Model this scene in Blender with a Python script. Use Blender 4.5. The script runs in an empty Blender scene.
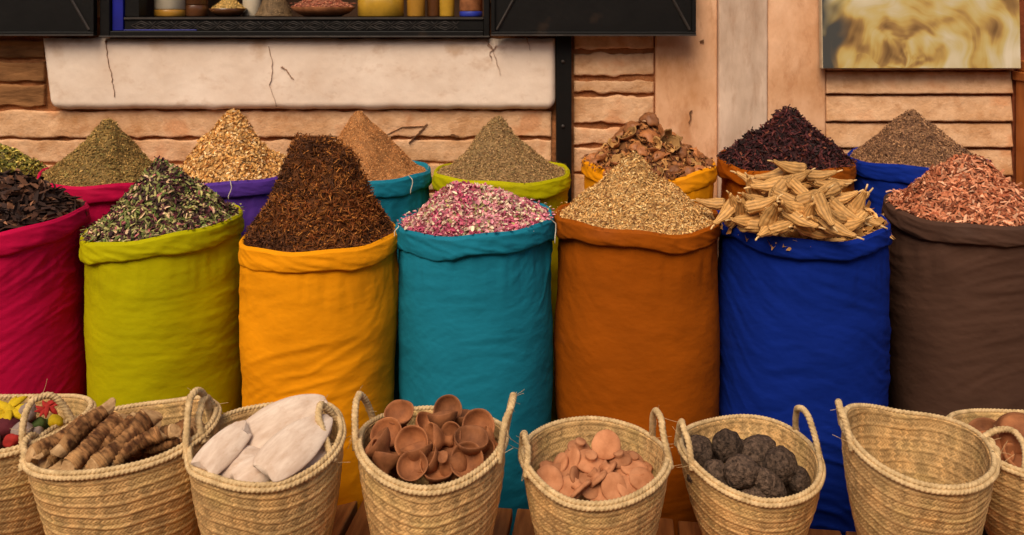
import bpy, math, random
import numpy as np
from mathutils import Vector, Matrix, Euler, Quaternion

# ------------------------------------------------------------------ basics
S = bpy.context.scene
COL = S.collection
F, YH, CAMH = 860.0, 10.0, 1.21          # focal length in px, horizon row, eye height over the bench top
GROUND = -0.27
rng = np.random.default_rng(7)
random.seed(7)
PI = math.pi

def W(px, py, d):
    """photo estimate (column, row, distance) -> place in the alley"""
    return Vector(((px - 512) * d / F, d, CAMH - (py - YH) * d / F))

def at_z(px, py, z):
    d = (CAMH - z) * F / (py - YH)
    return Vector(((px - 512) * d / F, d, z))

# ------------------------------------------------------------------ noise (vectorised value noise)
def _h(ix, iy, iz, seed):
    n = (ix * 374761393 + iy * 668265263 + iz * 2147483647 + seed * 1274126177) & 0xFFFFFFFF
    n = ((n ^ (n >> 13)) * 1274126177) & 0xFFFFFFFF
    n = ((n ^ (n >> 16)) * 2246822519) & 0xFFFFFFFF
    return ((n ^ (n >> 15)) & 0xFFFF) / 32767.5 - 1.0

def vn(P, seed=0):
    P = np.asarray(P, dtype=np.float64)
    i = np.floor(P).astype(np.int64); f = P - i
    f = f * f * f * (f * (f * 6 - 15) + 10)
    r = 0
    for dx in (0, 1):
        for dy in (0, 1):
            for dz in (0, 1):
                w = (f[:, 0] if dx else 1 - f[:, 0]) * (f[:, 1] if dy else 1 - f[:, 1]) * (f[:, 2] if dz else 1 - f[:, 2])
                r = r + w * _h(i[:, 0] + dx, i[:, 1] + dy, i[:, 2] + dz, seed)
    return r

def fbm(P, seed=0, o=3):
    P = np.asarray(P, dtype=np.float64)
    r = 0; a = 1.0
    for k in range(o):
        r = r + a * vn(P * (2.03 ** k), seed + 17 * k); a *= .5
    return r

# ------------------------------------------------------------------ mesh helpers
def build(name, V, faces, mats, parent=None, smooth=True, midx=None, col=None, loc=None):
    """faces: list of int arrays (n,3) / (n,4) or a list of tuples"""
    me = bpy.data.meshes.new(name)
    V = np.asarray(V, dtype=np.float32)
    loops, tot = [], []
    for a in faces:
        a = np.asarray(a, dtype=np.int32)
        if a.size == 0: continue
        if a.ndim == 1: a = a[None, :]
        loops.append(a.ravel()); tot.append(np.full(len(a), a.shape[1], dtype=np.int32))
    loops = np.concatenate(loops); tot = np.concatenate(tot)
    start = np.concatenate(([0], np.cumsum(tot)[:-1])).astype(np.int32)
    me.vertices.add(len(V)); me.vertices.foreach_set('co', V.ravel())
    me.loops.add(len(loops)); me.loops.foreach_set('vertex_index', loops)
    me.polygons.add(len(tot)); me.polygons.foreach_set('loop_start', start); me.polygons.foreach_set('loop_total', tot)
    if not isinstance(mats, (list, tuple)): mats = [mats]
    for m in mats: me.materials.append(m)
    if midx is not None: me.polygons.foreach_set('material_index', np.asarray(midx, dtype=np.int32))
    me.update(calc_edges=True); me.validate()
    me.polygons.foreach_set('use_smooth', np.full(len(me.polygons), smooth, dtype=bool))
    if col is not None:
        a = me.color_attributes.new('Col', 'FLOAT_COLOR', 'POINT')
        c = np.ones((len(V), 4), dtype=np.float32); c[:, :3] = col
        a.data.foreach_set('color', c.ravel())
    o = bpy.data.objects.new(name, me); COL.objects.link(o)
    if parent: o.parent = parent
    if loc is not None: o.location = loc
    return o

def grid_faces(nu, nv, wrap=True, off=0):
    """vertices stored row by row: index = v*nu+u"""
    u = np.arange(nu if wrap else nu - 1); v = np.arange(nv - 1)
    uu, vv = np.meshgrid(u, v)
    u2 = (uu + 1) % nu
    return np.stack([vv * nu + uu, vv * nu + u2, (vv + 1) * nu + u2, (vv + 1) * nu + uu], -1).reshape(-1, 4) + off

class MB:
    def __init__(s): s.V, s.Fq, s.M, s.n = [], [], [], 0
    def add(s, V, Fs, m=0):
        s.V.append(np.asarray(V, dtype=np.float64))
        for f in Fs:
            f = np.asarray(f)
            if f.ndim == 1: f = f[None, :]
            s.Fq.append(f + s.n); s.M.append(np.full(len(f), m))
        s.n += len(V)
    def box(s, x0, x1, y0, y1, z0, z1, m=0):
        V = [(x, y, z) for z in (z0, z1) for y in (y0, y1) for x in (x0, x1)]
        s.add(V, [np.array([(0, 2, 3, 1), (4, 5, 7, 6), (0, 1, 5, 4), (2, 6, 7, 3), (0, 4, 6, 2), (1, 3, 7, 5)])], m)
    def tube(s, path, r, n=8, m=0, twist=None, caps=True):
        P = np.asarray(path, dtype=float); N = len(P)
        r = np.full(N, r) if np.isscalar(r) else np.asarray(r)
        T = np.gradient(P, axis=0); T /= np.linalg.norm(T, axis=1)[:, None] + 1e-12
        a = np.array([0, 0, 1.]) if abs(T[0][2]) < .9 else np.array([1., 0, 0])
        U = np.cross(T[0], a); U /= np.linalg.norm(U); L = 0
        V = np.zeros((N, n, 3)); ang = np.arange(n) / n * 2 * PI
        for i in range(N):
            U = U - T[i] * U.dot(T[i]); U /= np.linalg.norm(U); B = np.cross(T[i], U)
            if i: L += np.linalg.norm(P[i] - P[i - 1])
            rr = r[i] * (1 + (twist[1] * np.abs(np.sin(ang * twist[2] / 2 + L * twist[0])) - twist[1] * .6 if twist else 0 * ang))
            V[i] = P[i] + rr[:, None] * (np.cos(ang)[:, None] * U + np.sin(ang)[:, None] * B)
        V = V.reshape(-1, 3); Fs = [grid_faces(n, N)]
        if caps:
            Fs += [np.arange(n)[::-1], np.arange(n) + (N - 1) * n]
        s.add(V, Fs, m)
    def lathe(s, prof, n=32, m=0, wob=None):
        P = np.asarray(prof, float); a = np.arange(n) / n * 2 * PI
        V = np.stack([P[:, 0][:, None] * np.cos(a), P[:, 0][:, None] * np.sin(a), P[:, 1][:, None] + 0 * a], -1).reshape(-1, 3)
        s.add(V, [grid_faces(n, len(P))], m)
    def obj(s, name, mats, parent=None, smooth=False, bevel=None, loc=None, fn=None):
        V = np.concatenate(s.V)
        if fn: V = fn(V)
        o = build(name, V, s.Fq, mats, parent, smooth, np.concatenate(s.M), loc=loc)
        if bevel:
            b = o.modifiers.new('Bevel', 'BEVEL'); b.width = bevel; b.segments = 2; b.limit_method = 'ANGLE'
        return o

def tag(o, label=None, cat=None, group=None, kind=None):
    if label: o['label'] = label
    if cat: o['category'] = cat
    if group: o['group'] = group
    if kind: o['kind'] = kind
    return o

def empty(name, loc, label, cat, group=None, rot=(0, 0, 0)):
    o = bpy.data.objects.new(name, None); COL.objects.link(o)
    o.location = loc; o.rotation_euler = rot; o.empty_display_size = .05
    return tag(o, label, cat, group)

# ------------------------------------------------------------------ materials
def mat(name, c, rough=.8, var=.15, vscale=6, bumps=(), spec=.3, c2=None, attr=None, metal=0, rand=0, stretch=(1, 1, 1), spots=None, sheen=0, grime=None):
    """bumps: list of (scale, strength, distance, detail)"""
    m = bpy.data.materials.new(name); m.use_nodes = True
    nt = m.node_tree; N = nt.nodes; L = nt.links
    b = N['Principled BSDF']
    b.inputs['Roughness'].default_value = rough; b.inputs['Specular IOR Level'].default_value = spec; b.inputs['Metallic'].default_value = metal
    if sheen: b.inputs['Sheen Weight'].default_value = sheen
    tc = N.new('ShaderNodeTexCoord'); mp = N.new('ShaderNodeMapping'); L.new(tc.outputs['Object'], mp.inputs['Vector'])
    mp.inputs['Scale'].default_value = stretch
    n = N.new('ShaderNodeTexNoise'); n.inputs['Scale'].default_value = vscale; n.inputs['Detail'].default_value = 6; n.inputs['Roughness'].default_value = .62
    L.new(mp.outputs[0], n.inputs['Vector'])
    mx = N.new('ShaderNodeMix'); mx.data_type = 'RGBA'
    ramp = N.new('ShaderNodeMapRange'); ramp.inputs['From Min'].default_value = .3; ramp.inputs['From Max'].default_value = .7
    L.new(n.outputs['Fac'], ramp.inputs['Value']); L.new(ramp.outputs[0], mx.inputs['Factor'])
    if attr:
        at = N.new('ShaderNodeAttribute'); at.attribute_name = attr
        for k, f in ((6, 1 - var), (7, 1 + var)):
            v = N.new('ShaderNodeVectorMath'); v.operation = 'SCALE'; v.inputs['Scale'].default_value = f
            L.new(at.outputs['Color'], v.inputs[0]); L.new(v.outputs[0], mx.inputs[k])
    else:
        mx.inputs[6].default_value = (*[x * (1 - var) for x in c], 1)
        mx.inputs[7].default_value = (*(c2 if c2 else [min(1, x * (1 + var)) for x in c]), 1)
    out = mx.outputs[2]
    if spots:                                       # (scale, threshold, colour, amount)
        n2 = N.new('ShaderNodeTexNoise'); n2.inputs['Scale'].default_value = spots[0]; n2.inputs['Detail'].default_value = 5
        L.new(mp.outputs[0], n2.inputs['Vector'])
        mr = N.new('ShaderNodeMapRange'); mr.inputs['From Min'].default_value = spots[1]; mr.inputs['From Max'].default_value = spots[1] + .09
        mr.inputs['To Max'].default_value = spots[3]
        L.new(n2.outputs['Fac'], mr.inputs['Value'])
        m2 = N.new('ShaderNodeMix'); m2.data_type = 'RGBA'; L.new(mr.outputs[0], m2.inputs['Factor']); L.new(out, m2.inputs[6]); m2.inputs[7].default_value = (*spots[2], 1)
        out = m2.outputs[2]
    if grime:                                       # (scale vector, threshold, colour, amount)
        g1 = N.new('ShaderNodeMapping'); g1.inputs['Scale'].default_value = grime[0]; g1.inputs['Location'].default_value = (3.1, 0, 1.7); L.new(tc.outputs['Object'], g1.inputs['Vector'])
        g2 = N.new('ShaderNodeTexNoise'); g2.inputs['Scale'].default_value = 1; g2.inputs['Detail'].default_value = 9; g2.inputs['Roughness'].default_value = .7; L.new(g1.outputs[0], g2.inputs['Vector'])
        g3 = N.new('ShaderNodeMapRange'); g3.inputs['From Min'].default_value = grime[1]; g3.inputs['From Max'].default_value = grime[1] + .16; g3.inputs['To Max'].default_value = grime[3]; L.new(g2.outputs['Fac'], g3.inputs['Value'])
        g4 = N.new('ShaderNodeMix'); g4.data_type = 'RGBA'; L.new(g3.outputs[0], g4.inputs['Factor']); L.new(out, g4.inputs[6]); g4.inputs[7].default_value = (*grime[2], 1); out = g4.outputs[2]
    if rand:
        oi = N.new('ShaderNodeObjectInfo'); r = N.new('ShaderNodeMapRange'); r.inputs['To Min'].default_value = 1 - rand; r.inputs['To Max'].default_value = 1 + rand
        L.new(oi.outputs['Random'], r.inputs['Value'])
        v = N.new('ShaderNodeVectorMath'); v.operation = 'SCALE'; L.new(out, v.inputs[0]); L.new(r.outputs[0], v.inputs['Scale']); out = v.outputs[0]
    L.new(out, b.inputs['Base Color'])
    prev = None
    for sc, st, dist, det in bumps:
        nb = N.new('ShaderNodeTexNoise'); nb.inputs['Scale'].default_value = sc; nb.inputs['Detail'].default_value = det
        L.new(mp.outputs[0], nb.inputs['Vector'])
        bp = N.new('ShaderNodeBump'); bp.inputs['Strength'].default_value = st; bp.inputs['Distance'].default_value = dist
        L.new(nb.outputs['Fac'], bp.inputs['Height'])
        if prev: L.new(prev.outputs[0], bp.inputs['Normal'])
        prev = bp
    if prev: L.new(prev.outputs[0], b.inputs['Normal'])
    return m

def cloth(name, c):
    return mat(name, c, .85, .13, 5, bumps=((9, .35, .02, 3), (34, .12, .006, 5), (420, .3, .001, 2)), spec=.10, stretch=(1, 1, 1.6),
               spots=(3.2, .60, tuple(min(1, x * .86 + .014) for x in c), .4), grime=((38, 38, 38), .69, tuple(x * .35 + .006 for x in c), .7))

M_BITS = mat('dried_goods', (1, 1, 1), .75, .12, 60, attr='Col', spec=.25)
M_WALLB = mat('ochre_pink_brick', (.66, .32, .14), .9, .22, 7, bumps=((26, .6, .010, 8), (120, .5, .004, 5)), c2=(.88, .56, .345), spec=.12, spots=(7, .56, (.56, .20, .065), .6), stretch=(1, 1, 1.15), grime=((15, 15, 17), .50, (.42, .17, .06), .5))
M_MORTAR = mat('dark_mortar', (.30, .115, .045), .95, .4, 14, bumps=((45, .8, .015, 6),), spec=.1)
M_PANEL = mat('pale_pink_plaster', (.78, .59, .46), .9, .08, 4, bumps=((14, .14, .01, 6), (60, .22, .003, 6)), c2=(.90, .74, .62), spec=.12, grime=((10, 10, 13), .55, (.52, .31, .19), .5), spots=(5.5, .63, (.50, .28, .14), .55))
M_ORANGE = mat('orange_pink_plaster', (.66, .31, .14), .9, .18, 6, bumps=((24, .4, .008, 6), (150, .3, .002, 4)), c2=(.88, .53, .33), spec=.12, grime=((16, 16, 7), .53, (.42, .16, .06), .55), spots=(9, .60, (.42, .16, .05), .55), stretch=(1, 1, .6))
M_GREYP = mat('grey_pink_plaster', (.54, .37, .265), .9, .15, 9, bumps=((18, .3, .01, 5), (150, .25, .002, 4)), c2=(.76, .56, .43), spec=.12, grime=((22, 20, 5), .52, (.36, .20, .12), .5), stretch=(1, 1, .35), spots=(6, .64, (.30, .18, .10), .5))
M_STAINSHADE = mat('stain_and_shade_brick', (.085, .028, .007), .85, .45, 6, bumps=((25, .5, .01, 6),), c2=(.42, .19, .075), spec=.15, stretch=(.7, 1, 3))  # stained brown brick, with shade below the shutter darkened into the colour
M_BLACK = mat('black_painted_iron', (.006, .005, .0045), .5, .3, 8, bumps=((60, .2, .003, 4),), spec=.18, spots=(9, .64, (.035, .02, .012), .5))
M_IRONEDGE = mat('worn_iron_edge', (.045, .035, .03), .5, .4, 18, spec=.3)
M_BLUE = mat('blue_paint', (.004, .008, .20), .45, .2, 10, spec=.4)
M_STRAW = mat('palm_straw', (1, 1, 1), .70, .18, 40, attr='Col', bumps=((220, .5, .002, 3),), spec=.25)
M_ROPE = mat('palm_rope', (.56, .36, .165), .8, .3, 60, bumps=((260, .6, .002, 3),), c2=(.80, .56, .30), spec=.2)
M_PLANK = mat('red_brown_board', (.27, .075, .015), .6, .4, 7, bumps=((40, .4, .004, 5),), c2=(.42, .15, .038), spec=.3, stretch=(6, .7, 1))
M_TERRA = mat('terracotta', (.21, .065, .022), .75, .25, 30, bumps=((120, .4, .002, 4),), c2=(.40, .145, .055), spec=.3, rand=.3)
M_CLAYP = mat('pale_pink_clay', (.42, .155, .068), .9, .18, 28, bumps=((140, .3, .002, 4),), c2=(.57, .25, .125), spec=.1, rand=.27)
M_STONE = mat('black_pumice', (.020, .013, .010), .85, .5, 120, bumps=((130, 1, .008, 5), (320, .8, .004, 3)), c2=(.17, .105, .072), spec=.2, rand=.3)
M_CUTTLE = mat('cuttlebone', (.60, .41, .30), .85, .12, 22, bumps=((70, .22, .003, 5), (300, .3, .001, 3)), c2=(.80, .64, .52), spec=.2, stretch=(.6, 1.8, 1.8), grime=((60, 90, 90), .55, (.50, .31, .20), .5))
M_BARK = mat('ringed_bark', (.065, .025, .010), .85, .5, 30, bumps=((90, .8, .004, 6),), c2=(.36, .17, .075), spec=.15, rand=.25)
M_BARKC = mat('banded_bark', (1, 1, 1), .85, .3, 40, attr='Col', bumps=((90, .7, .004, 6),), spec=.15, rand=.25)
M_CUTW = mat('cut_root_wood', (.36, .18, .07), .8, .3, 50, bumps=((120, .5, .003, 5),), c2=(.60, .37, .185), spec=.15, rand=.15)
M_POD = mat('dried_pod_skin', (.42, .20, .065), .6, .35, 24, bumps=((90, .4, .003, 4),), c2=(.80, .52, .24), spec=.35, rand=.18)
M_PODC = mat('ribbed_pod_skin', (1, 1, 1), .6, .2, 24, bumps=((90, .4, .003, 4),), spec=.3, attr='Col', rand=.18)
M_PEELO = mat('peel_outside', (.32, .10, .032), .55, .4, 22, bumps=((70, .4, .004, 5),), c2=(.52, .19, .06), spec=.4, rand=.45)
M_PEELI = mat('peel_inside', (.40, .19, .06), .8, .35, 25, bumps=((80, .4, .004, 5),), c2=(.52, .28, .10), spec=.2, rand=.35)
M_POST = mat('orange_brown_wood', (.38, .10, .02), .5, .25, 8, bumps=((50, .3, .003, 4),), c2=(.48, .15, .035), spec=.35, stretch=(5, 5, .6))
M_THREAD = mat('pale_thread', (.62, .52, .42), .9, .1, 30)
M_CRACK = mat('crack_shadow', (.34, .19, .12), .95, .3, 30)

# ------------------------------------------------------------------ ground and bench
g = MB(); g.box(-30, 30, -30, 30, GROUND - .2, GROUND)
M_GROUND = mat('paving', (.16, .11, .08), .9, .3, 3, bumps=((30, .4, .01, 5),))
tag(g.obj('ground', M_GROUND), kind='structure')

bench = empty('wooden_bench', (0.0, 1.7, GROUND), 'low bench of red brown boards under the row of straw baskets', 'bench', rot=(0, 0, math.radians(-7)))
zb = -GROUND
for i in range(-9, 10):
    x0 = i * .192 - .035
    m = MB(); x1 = x0 + .181
    nseg = 14
    for k in (0,):
        m.box(x0, x1, -.52 + random.uniform(-.012, .012), .395 + random.uniform(-.008, .008), zb - .03, zb + random.uniform(-.002, .001))
    m.obj('plank', M_PLANK, bench, bevel=.004)
for y in (-.40, .30):
    m = MB(); m.box(-1.75, 1.75, y - .03, y + .03, zb - .10, zb - .0325); m.obj('crossbeam', M_PLANK, bench, bevel=.003)
for x in (-1.55, 0, 1.55):
    for y in (-.40, .30):
        m = MB(); m.box(x - .03, x + .03, y - .032, y + .032, 0, zb - .1025); m.obj('leg', M_PLANK, bench, bevel=.003)

# ------------------------------------------------------------------ wall
WY = 3.04
wall = empty('shop_wall', (0, WY, GROUND), 'weathered pink plaster and rough course shop wall behind the spice sacks', 'wall')
def wx(px): return (px - 512) * WY / F
def wz(py): return CAMH - (py - YH) * WY / F - GROUND      # local z
OX0, OX1, OZ0, OZ1 = wx(109), wx(489), wz(37), wz(37) + 1.2
TOP = 2.75
m = MB()
m.box(-4, OX0, .015, .30, -.02, TOP); m.box(OX1, 4, .015, .30, -.02, TOP)
m.box(OX0, OX1, .015, .30, -.02, OZ0); m.box(OX0, OX1, .015, .30, OZ1, TOP)
m.obj('mortar_core', M_MORTAR, wall)

def slab(mb, x0, x1, z0, z1, front=0., back=.034, seed=0, rag=.004, rough=.004, round_=.005, res=.012, lean=0., m=0, cr=0.):
    """a rough faced block: gridded front with a ragged, rounded outline; front is local -y"""
    def axis(L):
        e_ = np.array([0, .0015, .0035, .007]); n_ = max(3, int(L / res))
        return np.concatenate([e_, np.linspace(.012, L - .012, n_), L - e_[::-1]]) / L
    u, v = axis(x1 - x0), axis(z1 - z0); nx, nz = len(u), len(v)
    U, Vv = np.meshgrid(u, v); U = U.ravel(); Vv = Vv.ravel()
    X = x0 + (x1 - x0) * U; Z = z0 + (z1 - z0) * Vv
    if cr:                                          # rounded lower corners, sides leaning in a little
        dzz = np.clip(cr - (Z - z0), 0, cr); ins = cr - np.sqrt(cr * cr - dzz * dzz) + .03 * (1 - Vv)
        X = x0 + ins + (x1 - x0 - ins - (ins - .03 * (1 - Vv))) * U
    P = np.stack([X * 9, Z * 9, np.full_like(X, seed * 3.1)], -1)
    e = np.minimum(np.minimum(U * (x1 - x0), (1 - U) * (x1 - x0)), np.minimum(Vv * (z1 - z0), (1 - Vv) * (z1 - z0)))
    k = np.clip(1 - e / round_, 0, 1) ** 2
    Y = front + k * round_ * .8 + .7 * rough * fbm(P, 3) + lean * Vv + .35 * rough * fbm(P * 6, 5)
    n1 = fbm(np.stack([X * 22, np.full_like(X, seed * 1.7), Vv * 2], -1), 9, 4)
    Z = Z + rag * n1 * (np.abs(Vv - .5) * 2) ** 4
    Vt = np.stack([X, Y, Z], -1)
    per = np.concatenate([np.arange(nx), np.arange(1, nz) * nx + nx - 1, (nz - 1) * nx + np.arange(nx - 2, -1, -1), np.arange(nz - 2, 0, -1) * nx])
    Bk = Vt[per].copy(); Bk[:, 1] = back
    n = len(Vt); k2 = len(per); a = np.arange(k2); b = (a + 1) % k2
    mb.add(np.concatenate([Vt, Bk]), [grid_faces(nx, nz, False), np.stack([per[b], per[a], n + a, n + b], -1)], m)

# courses below the pale panel and everywhere left of the strap
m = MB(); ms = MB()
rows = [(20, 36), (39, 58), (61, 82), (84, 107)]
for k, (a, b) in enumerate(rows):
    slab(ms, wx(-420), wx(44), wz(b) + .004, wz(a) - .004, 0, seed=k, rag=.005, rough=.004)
ms.obj('stain_and_shade_courses', M_STAINSHADE, wall, smooth=True)
rows = [(111, 137), (140.5, 162), (165, 190), (194, 224), (229, 262), (266, 300), (305, 340), (345, 400), (405, 500)]
for k, (a, b) in enumerate(rows):
    cuts = [-420, -60 + 31 * (k % 3), 196 + 60 * (k % 2), 420 - 50 * (k % 2), 552] if k > 0 else [-420, 552]
    for j, (c0, c1) in enumerate(zip(cuts[:-1], cuts[1:])):
        slab(m, wx(c0) + .002, wx(c1) - .002, wz(b), wz(a), 0 + (.006 if k == 1 else 0), seed=20 + k * 5 + j, rag=.004, rough=.003)
# rough courses right of the strap
rows = [(6, 24), (26, 48.5), (53.5, 75.5), (80, 92), (97, 123), (129, 144), (148, 173), (176, 205), (210, 260), (265, 330), (335, 420), (425, 505)]
for k, (a, b) in enumerate(rows):
    slab(m, wx(574), wx(654), wz(b), wz(a), .001 * (k % 3), seed=60 + k, rag=.006, rough=.004)
# leaning courses under the painting: the foot of each stands proud
rows = [(-40, -12), (-10, 16), (18, 44), (46, 70), (72, 93.5), (96, 121), (123.5, 147), (150, 175), (178, 205), (208, 260), (265, 330), (335, 420), (425, 505)]
for k, (a, b) in enumerate(rows):
    slab(m, wx(826), wx(1012), wz(b), wz(a), -.012, seed=90 + k, rag=.0015, rough=.0022, lean=.014)
    slab(m, wx(1060), wx(1420), wz(b), wz(a), -.005, seed=120 + k, rag=.008, rough=.005)
m.obj('brick_courses', M_WALLB, wall, smooth=True)
m = MB(); slab(m, wx(1013), wx(1059), wz(505), TOP, .004, seed=150); m.obj('red_brick_pier', mat('red_brick', (.20, .045, .015), .9, .4, 14, bumps=((30, .6, .01, 5),)), wall, smooth=True)

m = MB(); slab(m, wx(655.5), wx(717), wz(505), TOP, -.006, seed=200, rough=.002, res=.015); slab(m, wx(767), wx(825), wz(505), TOP, -.008, seed=201, rough=.002, res=.015)
m.obj('orange_plaster', M_ORANGE, wall, smooth=True)
m = MB(); slab(m, wx(717.8), wx(766.2), wz(505), TOP, -.018, seed=202, rough=.003, res=.015); m.obj('grey_pilaster', M_GREYP, wall, smooth=True)
m = MB(); slab(m, OX1 + .004, wx(654), wz(4), TOP, 0, seed=203); slab(m, wx(-420), OX0 - .004, wz(18), TOP, 0, seed=204)
slab(m, OX0, OX1, OZ1 + .002, TOP, 0, seed=205)
m.obj('upper_plaster', M_ORANGE, wall, smooth=True)
# pale projecting panel under the window, rounded lower edge
m = MB(); slab(m, wx(46), wx(555), wz(108.5), wz(38.5), -.034, .03, seed=210, rag=.002, rough=.0014, round_=.022, res=.008, cr=.035)
m.obj('pale_panel', M_PANEL, wall, smooth=True)

def crack(mb, pts, w=.0012, y=-.0392):
    P = [Vector((wx(a), 0, wz(b))) for a, b in pts]
    Q = []
    for a, b in zip(P[:-1], P[1:]):
        for t in np.linspace(0, 1, 6, endpoint=False):
            Q.append(a.lerp(b, t) + Vector((random.uniform(-.003, .003), 0, 0)))
    Q.append(P[-1])
    V = []
    for i, q in enumerate(Q):
        ww = w * random.uniform(.4, 1.4) * (1 - .7 * i / len(Q))
        V += [(q.x - ww, y, q.z - ww * .5), (q.x + ww, y, q.z + ww * .5), (q.x + ww, y + .012, q.z), (q.x - ww, y + .012, q.z)]
    mb.add(np.array(V), [grid_faces(4, len(Q))])
m = MB()
crack(m, [(110, 40), (113, 62), (117, 78), (119, 96)], .0007); crack(m, [(272, 46), (276, 70), (273, 84), (279, 106)], .00035)
crack(m, [(285, 66), (290, 70), (296, 79)], .0026)
crack(m, [(488, 44), (494, 52), (497, 62), (500, 74)], .0011); crack(m, [(494, 50), (486, 40)], .0014); crack(m, [(526, 37), (530, 50)], .0018); crack(m, [(497, 45), (490, 52), (492, 60)], .0012)
m.obj('plaster_cracks', M_CRACK, wall)
m = MB()
crack(m, [(427, 124), (418, 134), (409, 143)], .007, -.0045); crack(m, [(388, 134), (402, 127), (424, 126)], .006, -.0045); crack(m, [(452, 134), (458, 137)], .006, -.0045)
crack(m, [(690, 110), (689, 124)], .004, -.0125); crack(m, [(701, 40), (703, 43)], .006, -.0125)
m.obj('dark_scrawl', mat('dark_paint_marks', (.16, .07, .03), .9, .4, 30), wall)

# black iron strap with bolts
strap = empty('iron_strap', (wx(563.5), WY, GROUND), 'upright flat black iron strap bolted to the wall below the open shutter', 'iron strap')
m = MB(); m.box(wx(556) - wx(563.5), wx(571) - wx(563.5), -.030, .031, 0, wz(20)); m.obj('flat_bar', M_BLACK, strap, bevel=.002)
for py in (61, 125):
    b = MB(); b.lathe([(0, 0), (.0062, 0), (.0062, .003), (.004, .006), (0, .0065)], 12)
    o = b.obj('bolt', M_IRONEDGE, strap, smooth=True); o.rotation_euler = (PI / 2, 0, 0); o.location = (-.004, -.0305, wz(py))

# orange wooden post at the right
post = empty('wooden_post', (wx(1040), WY, GROUND), 'orange brown varnished wooden post at the right end of the wall', 'post')
px0, px1 = wx(1012) - wx(1040), wx(1062) - wx(1040)
m = MB(); m.box(px0 + .004, px1, -.105, -.012, 0, wz(80)); m.obj('shaft', M_POST, post, bevel=.006)
m = MB(); m.box(px0 - .004, px1 + .006, -.112, -.006, wz(80) + .001, wz(71)); m.box(px0 + .008, px1, -.10, -.014, wz(71) + .001, wz(60)); m.obj('capital', M_POST, post, bevel=.004)
b = MB(); b.lathe([(0, 0), (.009, 0), (.008, .004), (0, .006)], 12); o = b.obj('bolt', M_BLACK, post, smooth=True); o.rotation_euler = (PI / 2, 0, 0); o.location = (px0 + .034, -.1055, wz(115))

# ------------------------------------------------------------------ painting
M_PAINT = bpy.data.materials.new('swirled_oil_paint'); M_PAINT.use_nodes = True
nt = M_PAINT.node_tree; N = nt.nodes; L = nt.links; b = N['Principled BSDF']; b.inputs['Roughness'].default_value = .5
tc = N.new('ShaderNodeTexCoord')
def math_(op, a, bb=None):
    n = N.new('ShaderNodeMath'); n.operation = op
    for k, v in enumerate((a, bb)):
        if v is None: continue
        if isinstance(v, (int, float)): n.inputs[k].default_value = v
        else: L.new(v, n.inputs[k])
    return n.outputs[0]
wn = N.new('ShaderNodeTexNoise'); wn.inputs['Scale'].default_value = 4.5; wn.inputs['Detail'].default_value = 2; L.new(tc.outputs['Object'], wn.inputs['Vector'])
sw = N.new('ShaderNodeSeparateXYZ'); L.new(wn.outputs['Color'], sw.inputs[0]); s0 = N.new('ShaderNodeSeparateXYZ'); L.new(tc.outputs['Object'], s0.inputs[0])
dx = math_('ADD', math_('ADD', s0.outputs['X'], .06), math_('MULTIPLY', math_('SUBTRACT', sw.outputs[0], .5), .26))
dz = math_('ADD', math_('SUBTRACT', s0.outputs['Z'], .02), math_('MULTIPLY', math_('SUBTRACT', sw.outputs[1], .5), .26))
rad = math_('SQRT', math_('ADD', math_('MULTIPLY', dx, dx), math_('MULTIPLY', dz, dz))); th = math_('ARCTAN2', dz, dx)
def strokes(kr, kt, det):
    cv = N.new('ShaderNodeCombineXYZ'); L.new(math_('MULTIPLY', rad, kr), cv.inputs[0]); L.new(math_('MULTIPLY', th, kt), cv.inputs[1])
    n = N.new('ShaderNodeTexNoise'); n.inputs['Scale'].default_value = 1; n.inputs['Detail'].default_value = det; n.inputs['Roughness'].default_value = .6; L.new(cv.outputs[0], n.inputs['Vector']); return n
wv = strokes(9, .9, 2); fine = strokes(48, .8, 2)
n1 = N.new('ShaderNodeTexNoise'); n1.inputs['Scale'].default_value = 5; n1.inputs['Detail'].default_value = 3; L.new(tc.outputs['Object'], n1.inputs['Vector'])
class _A: pass
ad = _A(); ad.outputs = [math_('ADD', math_('ADD', math_('MULTIPLY', wv.outputs['Fac'], .44), math_('MULTIPLY', n1.outputs['Fac'], .47)), math_('MULTIPLY', fine.outputs['Fac'], .09))]
cr = N.new('ShaderNodeValToRGB'); L.new(ad.outputs[0], cr.inputs['Fac'])
el = cr.color_ramp.elements; el[0].position = .40; el[0].color = (.16, .08, .025, 1); el[1].position = .64; el[1].color = (.70, .60, .44, 1)
for p, c in ((.45, (.34, .19, .06, 1)), (.48, (.50, .32, .09, 1)), (.51, (.55, .41, .15, 1)), (.56, (.58, .48, .29, 1))):
    e = el.new(p); e.color = c
sx = N.new('ShaderNodeSeparateXYZ'); L.new(tc.outputs['Object'], sx.inputs[0])
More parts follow.
